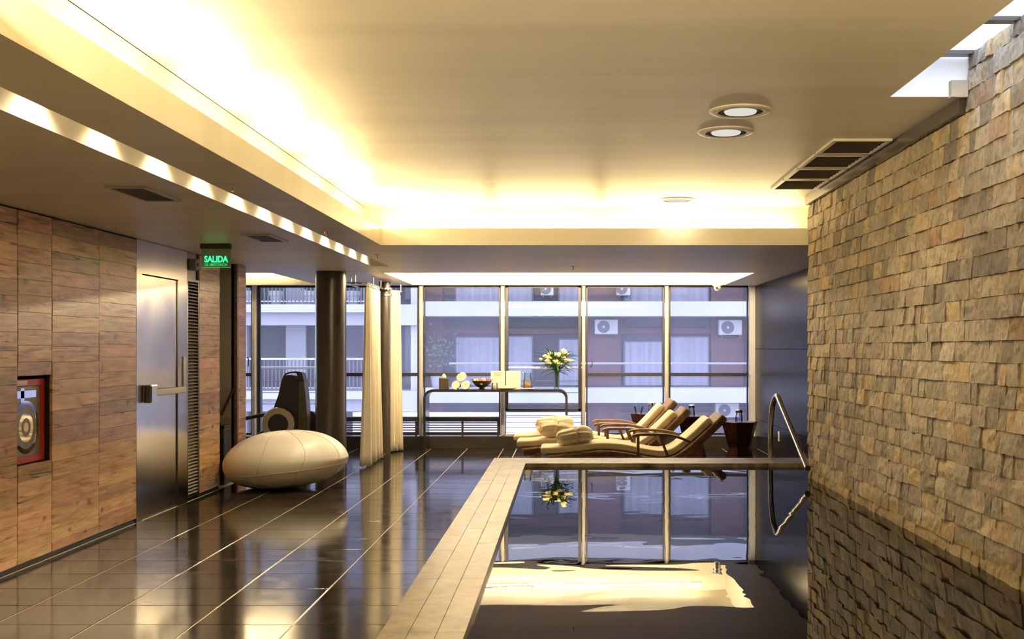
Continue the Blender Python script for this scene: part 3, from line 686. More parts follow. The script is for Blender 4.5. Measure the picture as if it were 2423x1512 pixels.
# light fittings in the coves
def tube_lamp(a, e, mat, label, group, aim=None, watt=0):
    a, e = Vector(a), Vector(e)
    t = thing('cove_lamp', (a+e)/2-Vector((0,0,.025)), label, 'lamp', group)
    s = MB(); s.tube([a,e], .013, 8); s.build('tube', mat, t)
    s = MB(); dd = (e-a).normalized()
    s.bar(a-dd*.02-Vector((0,0,.019)), e+dd*.02-Vector((0,0,.019)), .03, .011); s.build('batten', M['white'], t)
    if aim:
        ld = bpy.data.lights.new('reflector', 'AREA'); ld.shape = 'RECTANGLE'; ld.size = (e-a).length; ld.size_y = .03; ld.energy = watt; ld.color = WARM
        lo = bpy.data.objects.new('reflector', ld); COL.objects.link(lo); lo.parent = t; zz = -Vector(aim).normalized(); xx = dd; yy = zz.cross(xx)
        lo.matrix_local = Matrix(((xx.x,yy.x,zz.x,0),(xx.y,yy.y,zz.y,0),(xx.z,yy.z,zz.z,.045),(0,0,0,1)))
for k, yc in enumerate((3.4,4.62,5.85,7.1,8.4,9.65)):
    tube_lamp((-1.83,yc-.48,2.632),(-1.83,yc+.48,2.632), M['cove_e'], ORD[k]+' warm strip lamp in the long ceiling cove, counted from the camera', 'strip lamps in the long cove', (.80,0,.60), COVE_W)
for k, xc in enumerate((-1.25,-.2,.85,1.65)):  # near cove lamps, added out of view to brighten the ceiling
    tube_lamp((xc-.48,2.45,2.628),(xc+.48,2.45,2.628), M['far_cove_e'], ORD[k]+' added warm strip lamp from the left, in an added cove out of view', 'added strip lamps in the near cove', (0,.85,.52), ADDED_COVE_W)
for k, xc in enumerate((-1.25,-.2,.85,1.75)):
    tube_lamp((xc-.48,10.50,2.628),(xc+.48,10.50,2.628), M['far_cove_e'], ORD[k]+' warm strip lamp from the left hidden in the ceiling cove across the pool end', 'strip lamps in the cross cove', (0,-.80,.60), FAR_COVE_W)
for k, xc in enumerate((-1.5,-.5,.5,1.5)):
    tube_lamp((xc-.47,16.2,2.70),(xc+.47,16.2,2.70), M['recess_e'], ORD[k]+' warm strip lamp from the left hidden in the recess above the loungers', 'strip lamps above the windows')
for k, xc in enumerate((-1.5,-.5,.5,1.5)):  # extra unseen row, added to brighten the loungers and curtains
    tube_lamp((xc-.47,13.93,2.66),(xc+.47,13.93,2.66), M['added_lip_e'], ORD[k]+' added warm strip lamp from the left, unseen behind the recess lip above the loungers', 'added strip lamps on the front lip')
for k, xc in enumerate((-5.6,-4.5)):
    tube_lamp((xc-.47,16.2,2.70),(xc+.47,16.2,2.70), M['gym_e'], ORD[k]+' warm strip lamp from the left hidden in the recess above the gym corner', 'strip lamps above the gym corner')
for k, yc in enumerate((2.5,3.2,3.9,4.6,5.3,6.02,6.74,7.46,8.15,8.82,9.5,10.2,10.85,11.52,12.2)):
    t = thing('slot_spotlight', (-2.10,yc,2.66), ORD[k]+' small spotlight in the narrow soffit light slot, counted from the camera', 'lamp', 'spotlights in the light slot')
    s = MB(); s.lathe([(.022,.08),(.03,.07),(.03,.005),(.024,.0)], (-2.10,yc,2.66), 12); s.build('housing', M['white'], t)
    s = MB(); s.lathe([(.020,-.002),(.02,.002)], (-2.10,yc,2.658), 12); s.build('lens', M['spot_e'], t)
    ld = bpy.data.lights.new('beam', 'SPOT'); ld.energy = SPOT_W; ld.color = (1,.84,.6); ld.spot_size = math.radians(125); ld.spot_blend = 1.0; ld.shadow_soft_size = .03
    lo = bpy.data.objects.new('beam', ld); COL.objects.link(lo); lo.parent = t; lo.location = (0,0,-.006); lo.rotation_euler = (0, math.radians(4), 0)

# ceiling fittings
def round_light(x, y, label):
    t = thing('round_downlight', (x,y,ZC-.03), label, 'ceiling light', 'round downlights over the pool')
    s = MB(); s.lathe([(.128,.03),(.130,.018),(.138,.015),(.170,.019),(.178,.025),(.178,.03)], (x,y,ZC-.03), 36, caps=False); s.build('rim', M['vent_frame'], t, smooth=True)
    s = MB(); s.lathe([(.0,.029),(.127,.029),(.129,.02)], (x,y,ZC-.03), 36, caps=False); s.build('well', M['lamp_well'], t, smooth=True)
    s = MB(); s.lathe([(.0,.010),(.06,.011),(.088,.015),(.094,.024),(0,.026)], (x,y,ZC-.03), 32, caps=False); s.build('lens', M['lens'], t, smooth=True)
    ld = bpy.data.lights.new('beam', 'SPOT'); ld.energy = DOWN_W; ld.color = (1,.84,.58); ld.spot_size = math.radians(150); ld.spot_blend = .8; ld.shadow_soft_size = .09
    lo = bpy.data.objects.new('beam', ld); COL.objects.link(lo); lo.parent = t; lo.location = (0,0,-.012)
round_light(1.0,6.31,'round white downlight nearest the skylight'); round_light(1.005,6.92,'round white downlight second from the skylight'); round_light(1.014,10.08,'round white downlight beside the cross cove')
for k, (y0, y1) in enumerate(((7.18,7.63),(7.74,8.22),(8.32,8.77),(8.86,9.33))):
    t = thing('ceiling_vent', (1.93,(y0+y1)/2,ZC-.02), ['square air vent beside the stone wall, nearest the skylight','square air vent beside the stone wall, second from the skylight','square air vent beside the stone wall, third from the skylight','square air vent beside the stone wall, nearest the cross cove'][k], 'air vent', 'air vents along the stone wall')
    xa, xc = 1.767, 2.095; f = .028
    s = MB(); s.box(xa-f,xa,y0-f,y1+f,ZC-.016,ZC); s.box(xc,xc+f,y0-f,y1+f,ZC-.016,ZC); s.box(xa,xc,y0-f,y0,ZC-.016,ZC); s.box(xa,xc,y1,y1+f,ZC-.016,ZC); s.build('frame', M['vent_frame'], t)
    s = MB(); s.box(xa,xc,y0,y1,ZC-.004,ZC-.001); s.build('backing', M['duct'], t)
    for j in range(5):
        yy = y0+(j+.5)*(y1-y0)/5
        s = MB(); s.add([(xa,yy-.02,ZC-.006),(xc,yy-.02,ZC-.006),(xc,yy+.02,ZC-.014),(xa,yy+.02,ZC-.014),(xa,yy-.02,ZC-.004),(xc,yy-.02,ZC-.004),(xc,yy+.02,ZC-.012),(xa,yy+.02,ZC-.012)],[(0,3,2,1),(4,5,6,7),(0,1,5,4),(1,2,6,5),(2,3,7,6),(3,0,4,7)]); s.build('blade', M['duct'], t)
for k, (y0, y1) in enumerate(((6.42,6.98),(9.1,9.65))):
    t = thing('soffit_vent', (-2.57,(y0+y1)/2,ZS-.02), ['rectangular air vent in the low soffit, the larger near one','rectangular air vent in the low soffit beside the exit sign'][k], 'air vent', 'air vents in the soffit')
    xa, xc, f = -2.665, -2.475, .024
    s = MB(); s.box(xa-f,xa,y0-f,y1+f,ZS-.012,ZS); s.box(xc,xc+f,y0-f,y1+f,ZS-.012,ZS); s.box(xa,xc,y0-f,y0,ZS-.012,ZS); s.box(xa,xc,y1,y1+f,ZS-.012,ZS); s.build('frame', M['vent_frame'], t)
    s = MB(); s.box(xa,xc,y0,y1,ZS-.004,ZS-.001); s.build('backing', M['duct'], t)
    for j in range(12):
        yy = y0+(j+.5)*(y1-y0)/12
        s = MB(); s.box(xa,xc,yy-.012,yy+.012,ZS-.010,ZS-.006); s.build('blade', M['lamp_well'], t)
for (x, y), lab in zip(((-1.93,6.35),(-1.93,8.8),(-1.91,11.1),(.08,12.66)), ('ceiling sprinkler head nearest the camera beside the light slot','ceiling sprinkler head midway along the light slot','ceiling sprinkler head near the end of the light slot','ceiling sprinkler head before the window recess')):
    t = thing('sprinkler', (x,y,ZS-.06), lab, 'sprinkler', 'ceiling sprinklers')
    s = MB(); s.lathe([(.022,0),(.024,-.005),(.010,-.008)], (x,y,ZS), 16); s.build('escutcheon', M['plaster'], t)
    s = MB(); s.lathe([(.006,0),(.006,-.02),(.003,-.032)], (x,y,ZS-.007), 10); s.build('body', M['chrome'], t)
    s = MB(); s.lathe([(.012,0),(.012,-.003)], (x,y,ZS-.038), 14); s.build('deflector', M['chrome'], t)
t = thing('security_camera', (2.2,16.0,ZS-.1), 'small white dome security camera under the soffit', 'camera')
s = MB(); s.lathe([(.075,0),(.075,-.03),(.06,-.045)], (2.2,16.0,ZS), 20); s.build('base', M['white'], t, smooth=True)
s = MB(); s.ball((2.2,16.0,ZS-.06), .052, 18, 12); s.build('dome', M['white'], t, smooth=True)
s = MB(); s.lathe([(.02,-.03),(.02,.0),(.016,.004)], (2.185,15.955,ZS-.072), 14, axis='Y'); s.build('lens', M['black'], t)

# exit sign
sx, sy = -3.17, 9.95
t = thing('exit_sign', (sx,sy,ZS-.22), 'hanging green glass emergency exit sign under the soffit', 'sign')
s = MB(); s.bbox(sx-.138,sx+.138,sy-.03,sy+.03,ZS-.045,ZS-.001,.004,1); s.build('lamp_bar', M['brown_metal'], t)
s = MB(); s.box(sx-.132,sx+.132,sy-.004,sy+.004,ZS-.212,ZS-.045); s.build('acrylic_plate', M['sign_glass'], t)
s = MB(); s.box(sx-.132,sx+.132,sy-.004,sy+.004,ZS-.2155,ZS-.2125); s.build('glowing_edge', M['green_dim'], t)
def text(body, size, loc, mat, parent, bold=0.0, wx=1.0):
    c = bpy.data.curves.new('lettering', 'FONT'); c.body = body; c.size = size; c.align_x = 'CENTER'; c.extrude = .0008; c.offset = bold; c.space_character = 1.0
    c.materials.append(mat); o = bpy.data.objects.new('lettering', c); COL.objects.link(o)
    bpy.context.view_layer.update()
    me = bpy.data.meshes.new_from_object(o.evaluated_get(bpy.context.evaluated_depsgraph_get()))
    bpy.data.objects.remove(o); o = bpy.data.objects.new('lettering', me); COL.objects.link(o)
    o.parent = parent; o.location = Vector(loc)-W[parent]; o.rotation_euler = (PI/2,0,0); o.scale = (wx,1,1); W[o] = Vector(loc); return o
text('SALIDA', .078, (sx,sy-.0055,ZS-.165), M['green'], t, .0022, .83)
text('DE EMERGENCIA', .034, (sx,sy-.0055,ZS-.200), M['green_dim'], t, .0004, .80)
t = thing('wall_detector', (-3.66,10.83,2.27), 'small grey detector box above the louvre beside the exit sign', 'detector')
s = MB(); s.bbox(-3.715,-3.64,10.80,10.95,2.27,2.38,.008); s.build('housing', M['plaster_wall'], t)
s = MB(); s.box(-3.64,-3.635,10.84,10.87,2.31,2.34); s.build('window', M['black'], t)

# columns
cx, cyy = -2.907, 13.57
t = thing('round_column', (cx,cyy,0), 'thick round dark brown column from floor to soffit', 'column', kind='thing')
s = MB(); s.lathe([(.188,0),(.188,ZS-.0005)], (cx,cyy,.0), 48); s.build('shaft', M['brown_metal'], t, smooth=True)
s = MB(); s.lathe([(.194,0),(.194,.03),(.188,.032)], (cx,cyy,0), 48, caps=False); s.build('base_ring', M['brown_metal'], t, smooth=True)
t = thing('slim_column', (-2.60,15.72,0), 'slim dark column between the two cream curtains', 'column')
s = MB(); s.lathe([(.085,0),(.085,ZS-.001)], (-2.60,15.72,0), 28); s.build('shaft', M['brown_metal'], t, smooth=True)
for zz in (2.24,2.33): s = MB(); s.lathe([(.088,0),(.105,.006),(.105,.034),(.088,.04)], (-2.60,15.72,zz), 28, caps=False); s.build('collar', M['steel_dark'], t, smooth=True)

# curtains
RZ = 2.325
def curtain(pts, flare, label, nf, seed):
    rnd = random.Random(seed); pts = [Vector((*p,0)) for p in pts]
    n = 6*nf+1
    def path(u):
        k = u*(len(pts)-1); i = min(int(k), len(pts)-2); return pts[i].lerp(pts[i+1], k-i), (pts[i+1]-pts[i]).normalized()
    amp = [rnd.uniform(.6,1.2) for _ in range(nf+2)]
    t = thing('curtain', (pts[0].x,pts[0].y,0), label, 'curtain', 'cream curtains of the changing corner')
    zs_ = [RZ-.05, RZ-.075, RZ-.11, 1.9, 1.4, .9, .45, .15, .02]
    def fn(u, v):
        p, d = path(u); nn = Vector((-d.y, d.x, 0)); z = zs_[int(round(v*(len(zs_)-1)))]
        k = (RZ-z)/RZ; a = .020+.03*k
        ph = u*nf*2*PI
        off = math.sin(ph)*a*amp[int(u*nf)]+math.sin(ph*.37+seed)*.02*k
        sh = (u-.5)*flare*k*k
        q = p+nn*off+d*sh; return (q.x, q.y, z)
    s = MB(); s.grid(fn, n, len(zs_)); o = s.build('cloth', M['curtain'], t, smooth=True)
    md = o.modifiers.new('Solidify', 'SOLIDIFY'); md.thickness = .004
    nt_ = nf+2
    for k in range(nt_):
        u = (k+.5)/nt_; p, d = path(u); p = Vector((p.x,p.y,0))
        s = MB(); w2 = .02
        pr = []
        for q in range(9):
            a = PI*q/8; pr.append((math.cos(a)*.016, RZ+math.sin(a)*.016))
        pr = [(.006,RZ-.055)]+pr+[(-.006,RZ-.055)]
        nn = Vector((-d.y,d.x,0)); vs = []
        for (o_, z) in pr:
            for sgn in (-1,1): q = p+nn*o_+d*(sgn*w2); vs.append((q.x,q.y,z))
        s.add(vs, [(2*i,2*i+1,2*i+3,2*i+2) for i in range(len(pr)-1)])
        s.build('tab', M['curtain'], t)
curtain([(-2.53,13.90),(-2.54,14.92)], .30, 'longer cream curtain hanging left of the slim dark column', 8, 2)
curtain([(-2.535,15.78),(-2.435,16.02)], .05, 'narrow cream curtain hanging right of the slim dark column', 6, 5)
t = thing('curtain_rail', (-2.55,14.4,RZ), 'curved steel curtain rail hung from the soffit on rods', 'curtain rail')
pts = [(-2.90,13.95)]+[(-2.715+.185*math.cos(a), 13.62-.19*math.sin(a)*-1*-1) for a in []]
arc = [(-2.665+.135*math.cos(a), 14.0-.135*math.sin(a)) for a in [PI*k/10 for k in range(10,-1,-1)]]
path = [(-2.80,14.8)]+arc+[(-2.535,15.15)]
s = MB(); s.tube([(x,y,RZ) for x,y in path], .0115, 8); s.build('rail', M['chrome'], t, smooth=True)
for (x, y) in ((-2.80,14.3),(-2.665,13.866),(-2.53,14.4),(-2.533,15.0)):
    s = MB(); s.tube([(x,y,RZ+.005),(x,y,ZS)], .007, 8); s.lathe([(.018,0),(.018,-.006)], (x,y,ZS), 12); s.build('hanger', M['chrome'], t)
t = thing('curtain_rail', (-2.5,15.7,RZ), 'short steel curtain rail right of the slim column', 'curtain rail')
s = MB(); s.tube([(-2.535,15.5,RZ),(-2.535,15.78,RZ),(-2.435,16.02,RZ),(-2.41,16.10,RZ)], .0115, 8); s.build('rail', M['chrome'], t, smooth=True)
for (x, y) in ((-2.535,15.6),(-2.42,16.06)):
    s = MB(); s.tube([(x,y,RZ+.005),(x,y,ZS)], .007, 8); s.lathe([(.018,0),(.018,-.006)], (x,y,ZS), 12); s.build('hanger', M['chrome'], t)

# pouf
pc = Vector((-3.015,11.82,0)); PA, PB, PC = .665, .56, .305
def pouf(th, ph, k=1.0):            # th around, ph -pi/2..pi/2
    c, sn = math.cos(ph), math.sin(ph)
    c2 = abs(c)**.82; 
    x = PA*c2*math.cos(th); y = PB*c2*math.sin(th)
    up = PC*1.02 if sn > 0 else PC*.98
    z = up*(abs(sn)**(1.12 if sn > 0 else .9))*(1 if sn > 0 else -1)
    z += .055*(x/PA)*(1 if sn < 0 else .55) - .02*(x/PA)**2*(sn > 0)
    q = Vector((x*k, y*k, z*k)) + Vector((pc.x, pc.y, PC))
    if q.z < .0: q.z = 0
    return q
t = thing('pouf', (pc.x,pc.y,0), 'large pebble shaped cream leather pouf beside the timber wall', 'pouf')
s = MB(); s.grid(lambda u,v: pouf(2*PI*u, -PI/2+PI*v), 56, 29, cu=True)
zmin = min(v[2] for v in s.v)
s.build('body', M['cream_leather'], t, smooth=True, fix=True)
eq = -.30
s = MB(); s.tube([pouf(a, eq+.06*math.cos(a), 1.0015) for a in [2*PI*k/64 for k in range(64)]], .0035, 6, closed=True); s.build('seam', M['seam'], t)
for k in range(9):
    a0 = 2*PI*k/9+.25
    s = MB(); s.tube([pouf(a0+.10*math.sin(j/10*PI), (eq+.06*math.cos(a0))+(PI/2-.05-eq)*j/12, 1.0012) for j in range(13)], .0026, 5); s.build('seam', M['seam'], t)
for k in range(7):
    a0 = 2*PI*k/7+.6
    s = MB(); s.tube([pouf(a0, (eq+.06*math.cos(a0))-(.75)*j/8, 1.0012) for j in range(9)], .0026, 5); s.build('seam', M['seam'], t)

# exercise machine
GY_ = 14.2
def gp2(u, v): q = P(500+u/4.725, 870+v/4.725, GY_); return (q.x, q.z)
t = thing('exercise_machine', (-3.66,GY_,0), 'dark elliptical exercise machine with round cream ringed flywheel', 'exercise machine')
s = MB(); base = gp2(560,1080)
s.prism([gp2(*q) for q in ((990,1130),(690,1130),(690,560),(720,440),(770,300),(800,170),(818,110),(850,82),(905,78),(965,92),(985,120),(990,300))][::-1], GY_-.09, GY_+.12)
s.build('tower', M['gym_plastic'], t)
s = MB(); s.prism([gp2(*q) for q in ((1075,1130),(990,1130),(990,155),(1050,155),(1070,330),(1088,560),(1080,800))][::-1], GY_-.07, GY_+.14); s.build('side_trim', M['gym_olive'], t)
s = MB(); s.prism([gp2(*q) for q in ((990,155),(1052,155),(1040,100),(1030,62),(1000,50),(965,60),(985,100))], GY_-.075, GY_+.12); s.build('cap', M['gym_plastic'], t)
hp = [gp2(*q) for q in ((805,160),(818,100),(840,68),(890,52),(960,50),(1020,58))]
s = MB(); s.tube([(x,GY_-.03,z) for x,z in hp], .012, 8); s.build('handle', M['gym_plastic'], t, smooth=True)
fx, fz = gp2(797,618)
s = MB(); s.lathe([(.213,.12),(.216,0),(.205,-.02),(.2,-.02)], (fx,GY_-.20,fz), 44, axis='Y'); s.build('flywheel', M['gym_plastic'], t, smooth=True)
s = MB(); s.lathe([(.130,-.004),(.205,-.004),(.207,.003)], (fx,GY_-.224,fz), 44, axis='Y', caps=False); s.build('flywheel_ring', M['gym_ring'], t)
s = MB(); s.lathe([(.131,.0),(.128,-.010),(0.0,-.013)], (fx,GY_-.224,fz), 40, axis='Y'); s.build('flywheel_hub', M['gym_plastic'], t, smooth=True)
s = MB(); xr, zr = gp2(1050,620); s.lathe([(.15,.1),(.16,0)], (xr-.02,GY_+.15,zr), 32, axis='Y'); s.build('rear_disc', M['gym_plastic'], t, smooth=True)
def bar_img(p, q, r, name, dy=-.16):
    a, e = gp2(*p), gp2(*q); s = MB(); s.tube([(a[0],GY_+dy,a[1]),(e[0],GY_+dy,e[1])], r, 10); return s.build(name, M['gym_plastic'], t, smooth=True)
bar_img((180,605),(660,512),.026,'swing_arm',-.1)
bar_img((200,772),(860,772),.028,'pedal_arm',-.26)
s = MB(); a, e = gp2(690,760), gp2(860,760); s.bbox(a[0],e[0],GY_-.33,GY_-.20,a[1]-.035,a[1]+.02,.012); s.build('pedal', M['black'], t)
bar_img((530,745),(640,690),.012,'link',-.1)
s = MB(); s.bbox(-4.9,-3.36,GY_-.06,GY_+.10,.0,.09,.02); s.build('base_rail', M['gym_plastic'], t)
s = MB(); a = gp2(985,1130); s.bbox(gp2(690,0)[0],gp2(1075,0)[0],GY_-.09,GY_+.13,.088,a[1]+.01,.01,1); s.build('base_housing', M['gym_plastic'], t)
for xx in (-4.85,-3.45): s = MB(); s.bbox(xx-.04,xx+.04,GY_-.32,GY_+.34,.0,.05,.012); s.build('foot', M['black'], t)

# console table
cy0, cy1, ct = 15.93, 16.38, .90
ca, cb = -2.075, .02; th = .035; rr = .13
t = thing('console_table', ((ca+cb)/2,(cy0+cy1)/2,0), 'long black console table with rounded corners before the windows', 'console table')
def rounded(a, c, top, r):
    pts = [(a,r and .0)]
    out = [(a,0)]
    for k in range(9): q = PI-PI/2*k/8; out.append((a+r+r*math.cos(q), top-r+r*math.sin(q)))
    for k in range(9): q = PI/2-PI/2*k/8; out.append((c-r+r*math.cos(q), top-r+r*math.sin(q)))
    out.append((c,0)); return out
o1, o2 = rounded(ca,cb,ct,rr), rounded(ca+th,cb-th,ct-th,rr-th*.8)
def strip(i0, i1, name):
    s = MB(); poly = o1[i0:i1+1]+o2[i0:i1+1][::-1]
    n = i1-i0+1; vs = []
    for q in (cy0,cy1): vs += [(x,q,z) for x,z in o1[i0:i1+1]]+[(x,q,z) for x,z in o2[i0:i1+1]]
    fs = []
    for k in range(n-1):
        fs += [(k,k+1,n+k+1,n+k),(2*n+k,3*n+k,3*n+k+1,2*n+k+1),(k,2*n+k,2*n+k+1,k+1),(n+k,n+k+1,3*n+k+1,3*n+k)]
    fs += [(0,n,3*n,2*n),(n-1,3*n-1,4*n-1,2*n-1)]
    s.add(vs, fs); return s.build(name, M['console'], t, smooth=True, fix=True)
strip(0,9,'leg'); strip(9,10,'table_top'); strip(10,19,'leg')

def lie(name, x, y): pass
TZ = ct+.0005; TY = 16.12; KS = TY/F_PX
def tx(px): return (px-VX)*KS
def tz(py): return CAM_Z-(py-VY)*KS
# tissue box
t = thing('tissue_box', (tx(1051),TY,TZ), 'dark brown cube tissue box at the left end of the console', 'tissue box')
w = .071
s = MB(); s.bbox(tx(1051)-w,tx(1051)+w,TY-w,TY+w,TZ,TZ+.165,.006); s.build('box', M['teak'] if False else M['brown_metal'], t)
s = MB(); s.lathe([(.03,0),(.034,.02),(.026,.04),(.012,.058),(.002,.062)], (tx(1051)-.004,TY,TZ+.1655), 10); s.build('tissue', M['paper'], t, smooth=True)
# rolled towels
def roll(x, z, r, lab, seed):
    t = thing('rolled_towel', (x,TY,z-r), lab, 'towel', 'rolled towels on the console')
    s = MB(); n = 84; turns = 3.7; y0, y1 = TY-.15, TY+.13; hw = .0076
    vs = []
    for i in range(n):
        u = i/(n-1); a = seed+2*PI*turns*u; rad = .004+(r-.004-hw)*u
        for q in (rad-hw, rad+hw):
            for yy in (y0-(.004 if q > rad else 0), y1): vs.append((x+q*math.cos(a), yy, z+q*math.sin(a)))
    fs = []
    for i in range(n-1):
        a = 4*i; e = 4*(i+1); fs += [(a,e,e+2,a+2),(a+2,e+2,e+3,a+3),(a+3,e+3,e+1,a+1),(a+1,e+1,e,a)]
    fs += [(0,2,3,1),(4*n-4,4*n-3,4*n-1,4*n-2)]
    s.add(vs, fs); s.build('roll', M['towel'], t, smooth=True)
r0 = .066
roll(tx(1092)-.067, TZ+r0, r0, 'cream rolled towel at the lower left of the towel pyramid', .5)
roll(tx(1092)+.067, TZ+r0, r0, 'cream rolled towel at the lower right of the towel pyramid', 2.0)
roll(tx(1092), TZ+r0+.1165, r0, 'cream rolled towel on top of the towel pyramid', 3.5)
# fruit bowl
bx = tx(1140)
t = thing('fruit_bowl', (bx,TY,TZ), 'dark openwork fruit bowl on the console', 'bowl')
s = MB(); s.lathe([(.045,0),(.05,.008),(.03,.016),(.03,.018),(.085,.045),(.125,.085),(.148,.125),(.144,.125),(.121,.088),(.08,.05),(0,.024)], (bx,TY,TZ), 28, caps=False); s.build('bowl_body', M['black'], t, smooth=True)
for k in range(12):
    a = 2*PI*k/12; s = MB(); s.tube([(bx+.142*math.cos(a),TY+.142*math.sin(a),TZ+.118),(bx+.158*math.cos(a+.1),TY+.158*math.sin(a+.1),TZ+.145)], .004, 5); s.build('rim_spike', M['black'], t)
fr = [(-.085,.0,.112,.045,(.40,.45,.10),'green apple on the left of the fruit bowl'),(.03,-.03,.118,.05,(.70,.22,.14),'large pink peach on top of the fruit bowl'),(-.045,-.08,.098,.035,(.45,.03,.03),'red plum at the front left of the fruit bowl'),(.075,-.055,.098,.035,(.42,.04,.03),'red plum at the front right of the fruit bowl'),(.10,.045,.112,.038,(.28,.03,.04),'dark plum at the right rim of the fruit bowl'),(0,-.098,.090,.030,(.30,.35,.06),'small green fig at the front of the fruit bowl'),(-.03,.05,.112,.046,(.42,.07,.04),'red apple at the back of the fruit bowl')]
for (dx,dy,dz,r,c,lab) in fr:
    t = thing('fruit', (bx+dx,TY+dy,TZ+dz-r), lab, 'fruit', 'fruit in the bowl')
    mt = pm('fruit_skin', c, tuple(min(1,q*1.35) for q in c), 18, .35)
    s = MB(); s.ball((bx+dx,TY+dy,TZ+dz), r, 16, 11, (1,1,.95)); s.build('skin', mt, t, smooth=True)
    s = MB(); s.tube([(bx+dx,TY+dy,TZ+dz+r*.9),(bx+dx+.006,TY+dy,TZ+dz+r*.9+.014)], .002, 5); s.build('stalk', M['stem'], t)
# menu cards
for (p0, p1, lab, left) in ((1160.5,1194.5,'upright menu card with a small picture on the console',True),(1197,1231.5,'upright menu card with lines of text on the console',False)):
    x0, x1 = tx(p0), tx(p1); t = thing('menu_card', ((x0+x1)/2,TY+.06,TZ), lab, 'menu card')
    ym = TY+.06
    s = MB(); s.box(x0,x1,ym,ym+.006,TZ,tz(878)); s.build('card', M['paper'], t)
    if left:
        s = MB(); s.box(tx(1168),tx(1186),ym-.0012,ym,tz(891),tz(881)); s.build('picture', M['pic'], t)
        for k in range(2): s = MB(); s.box(tx(1168),tx(1186),ym-.001,ym,tz(897+3*k),tz(896.4+3*k)); s.build('text_line', M['ink'], t)
    else:
        for k in range(9):
            s = MB(); s.box(tx(1204)+.004*(k%3),tx(1224)-.006*(k%2),ym-.001,ym,tz(887+3*k),tz(886.4+3*k)); s.build('text_line', M['ink'], t)
    s = MB(); s.box(x0+.02,x1-.02,ym+.006,ym+.07,TZ,TZ+.006); s.build('foot', M['paper'], t)
# glass jar
t = thing('glass_jar', (tx(1171),TY-.05,TZ), 'small glass jar with cream filling beside the fruit bowl', 'jar')
s = MB(); s.lathe([(.042,0),(.046,.01),(.046,.07),(.040,.08),(.043,.095),(.040,.095),(.037,.08),(.042,.07),(.042,.012)], (tx(1171),TY-.05,TZ), 22); s.build('jar_body', M['glass'], t, smooth=True)
s = MB(); s.lathe([(.040,.013),(.040,.062)], (tx(1171),TY-.05,TZ), 20); s.build('filling', M['paper'], t)
# tray and folded napkins
x = tx(1199); t = thing('serving_tray', (x,TY-.07,TZ), 'low brown oval tray before the menu cards', 'tray')
s = MB(); s.lathe([(.09,0),(.155,.014),(.150,.017),(.088,.006)], (0,0,0), 30)
s.v = [(x+a, TY-.07+c*.55, TZ+z) for a,c,z in s.v]; s.build('plate', M['teak'], t, smooth=True)
t = thing('folded_napkins', (x,TY-.07,TZ+.012), 'stack of folded cream napkins on the brown tray', 'napkins')
for k in range(3): s = MB(); s.bbox(x-.108+.004*k,x+.108-.003*k,TY-.12,TY-.025,TZ+.018+k*.012,TZ+.0295+k*.012,.004,1); s.build('napkin', M['towel'], t)
# jug
jx = tx(1249); t = thing('saucer', (jx,TY,TZ), 'white plate under the lemon water jug', 'plate')
s = MB(); s.lathe([(.06,0),(.105,.010),(.102,.013),(.058,.005),(0,.005)], (jx,TY,TZ), 28); s.build('plate', M['white'], t, smooth=True)
jz = TZ+.0135
t = thing('water_jug', (jx,TY,jz), 'glass jug of water with orange slices on the console', 'jug')
prof = [(.066,0),(.072,.01),(.070,.09),(.055,.15),(.050,.185),(.058,.225)]
s = MB(); s.lathe(prof+[(.055,.225),(.047,.185),(.052,.15),(.067,.09),(.069,.012),(0,.010)], (jx,TY,jz), 26); s.build('jug_body', M['glass'], t, smooth=True)
s = MB(); s.tube([(jx+.052,TY,jz+.20),(jx+.085,TY,jz+.205),(jx+.105,TY,jz+.17),(jx+.100,TY,jz+.11),(jx+.068,TY,jz+.075)], .007, 8); s.build('handle', M['glass'], t, smooth=True)
s = MB(); s.add([(jx-.055,TY-.02,jz+.222),(jx-.055,TY+.02,jz+.222),(jx-.082,TY,jz+.236),(jx-.05,TY,jz+.20)],[(0,2,3),(1,3,2)]); s.build('spout', M['glass'], t)
s = MB(); s.lathe([(.066,.014),(.065,.09),(.056,.128)], (jx,TY,jz), 24); s.build('water', M['juice'], t, smooth=True)
for k in range(5):
    a = k*1.3; s = MB(); s.lathe([(.028,0),(.028,.007)], (jx+.024*math.cos(a),TY-.036+.02*math.sin(a)*.5,jz+.035+.011*(k%3)), 14, axis='Y' if k%2 else 'Z'); s.build('orange_slice', M['orange'], t)
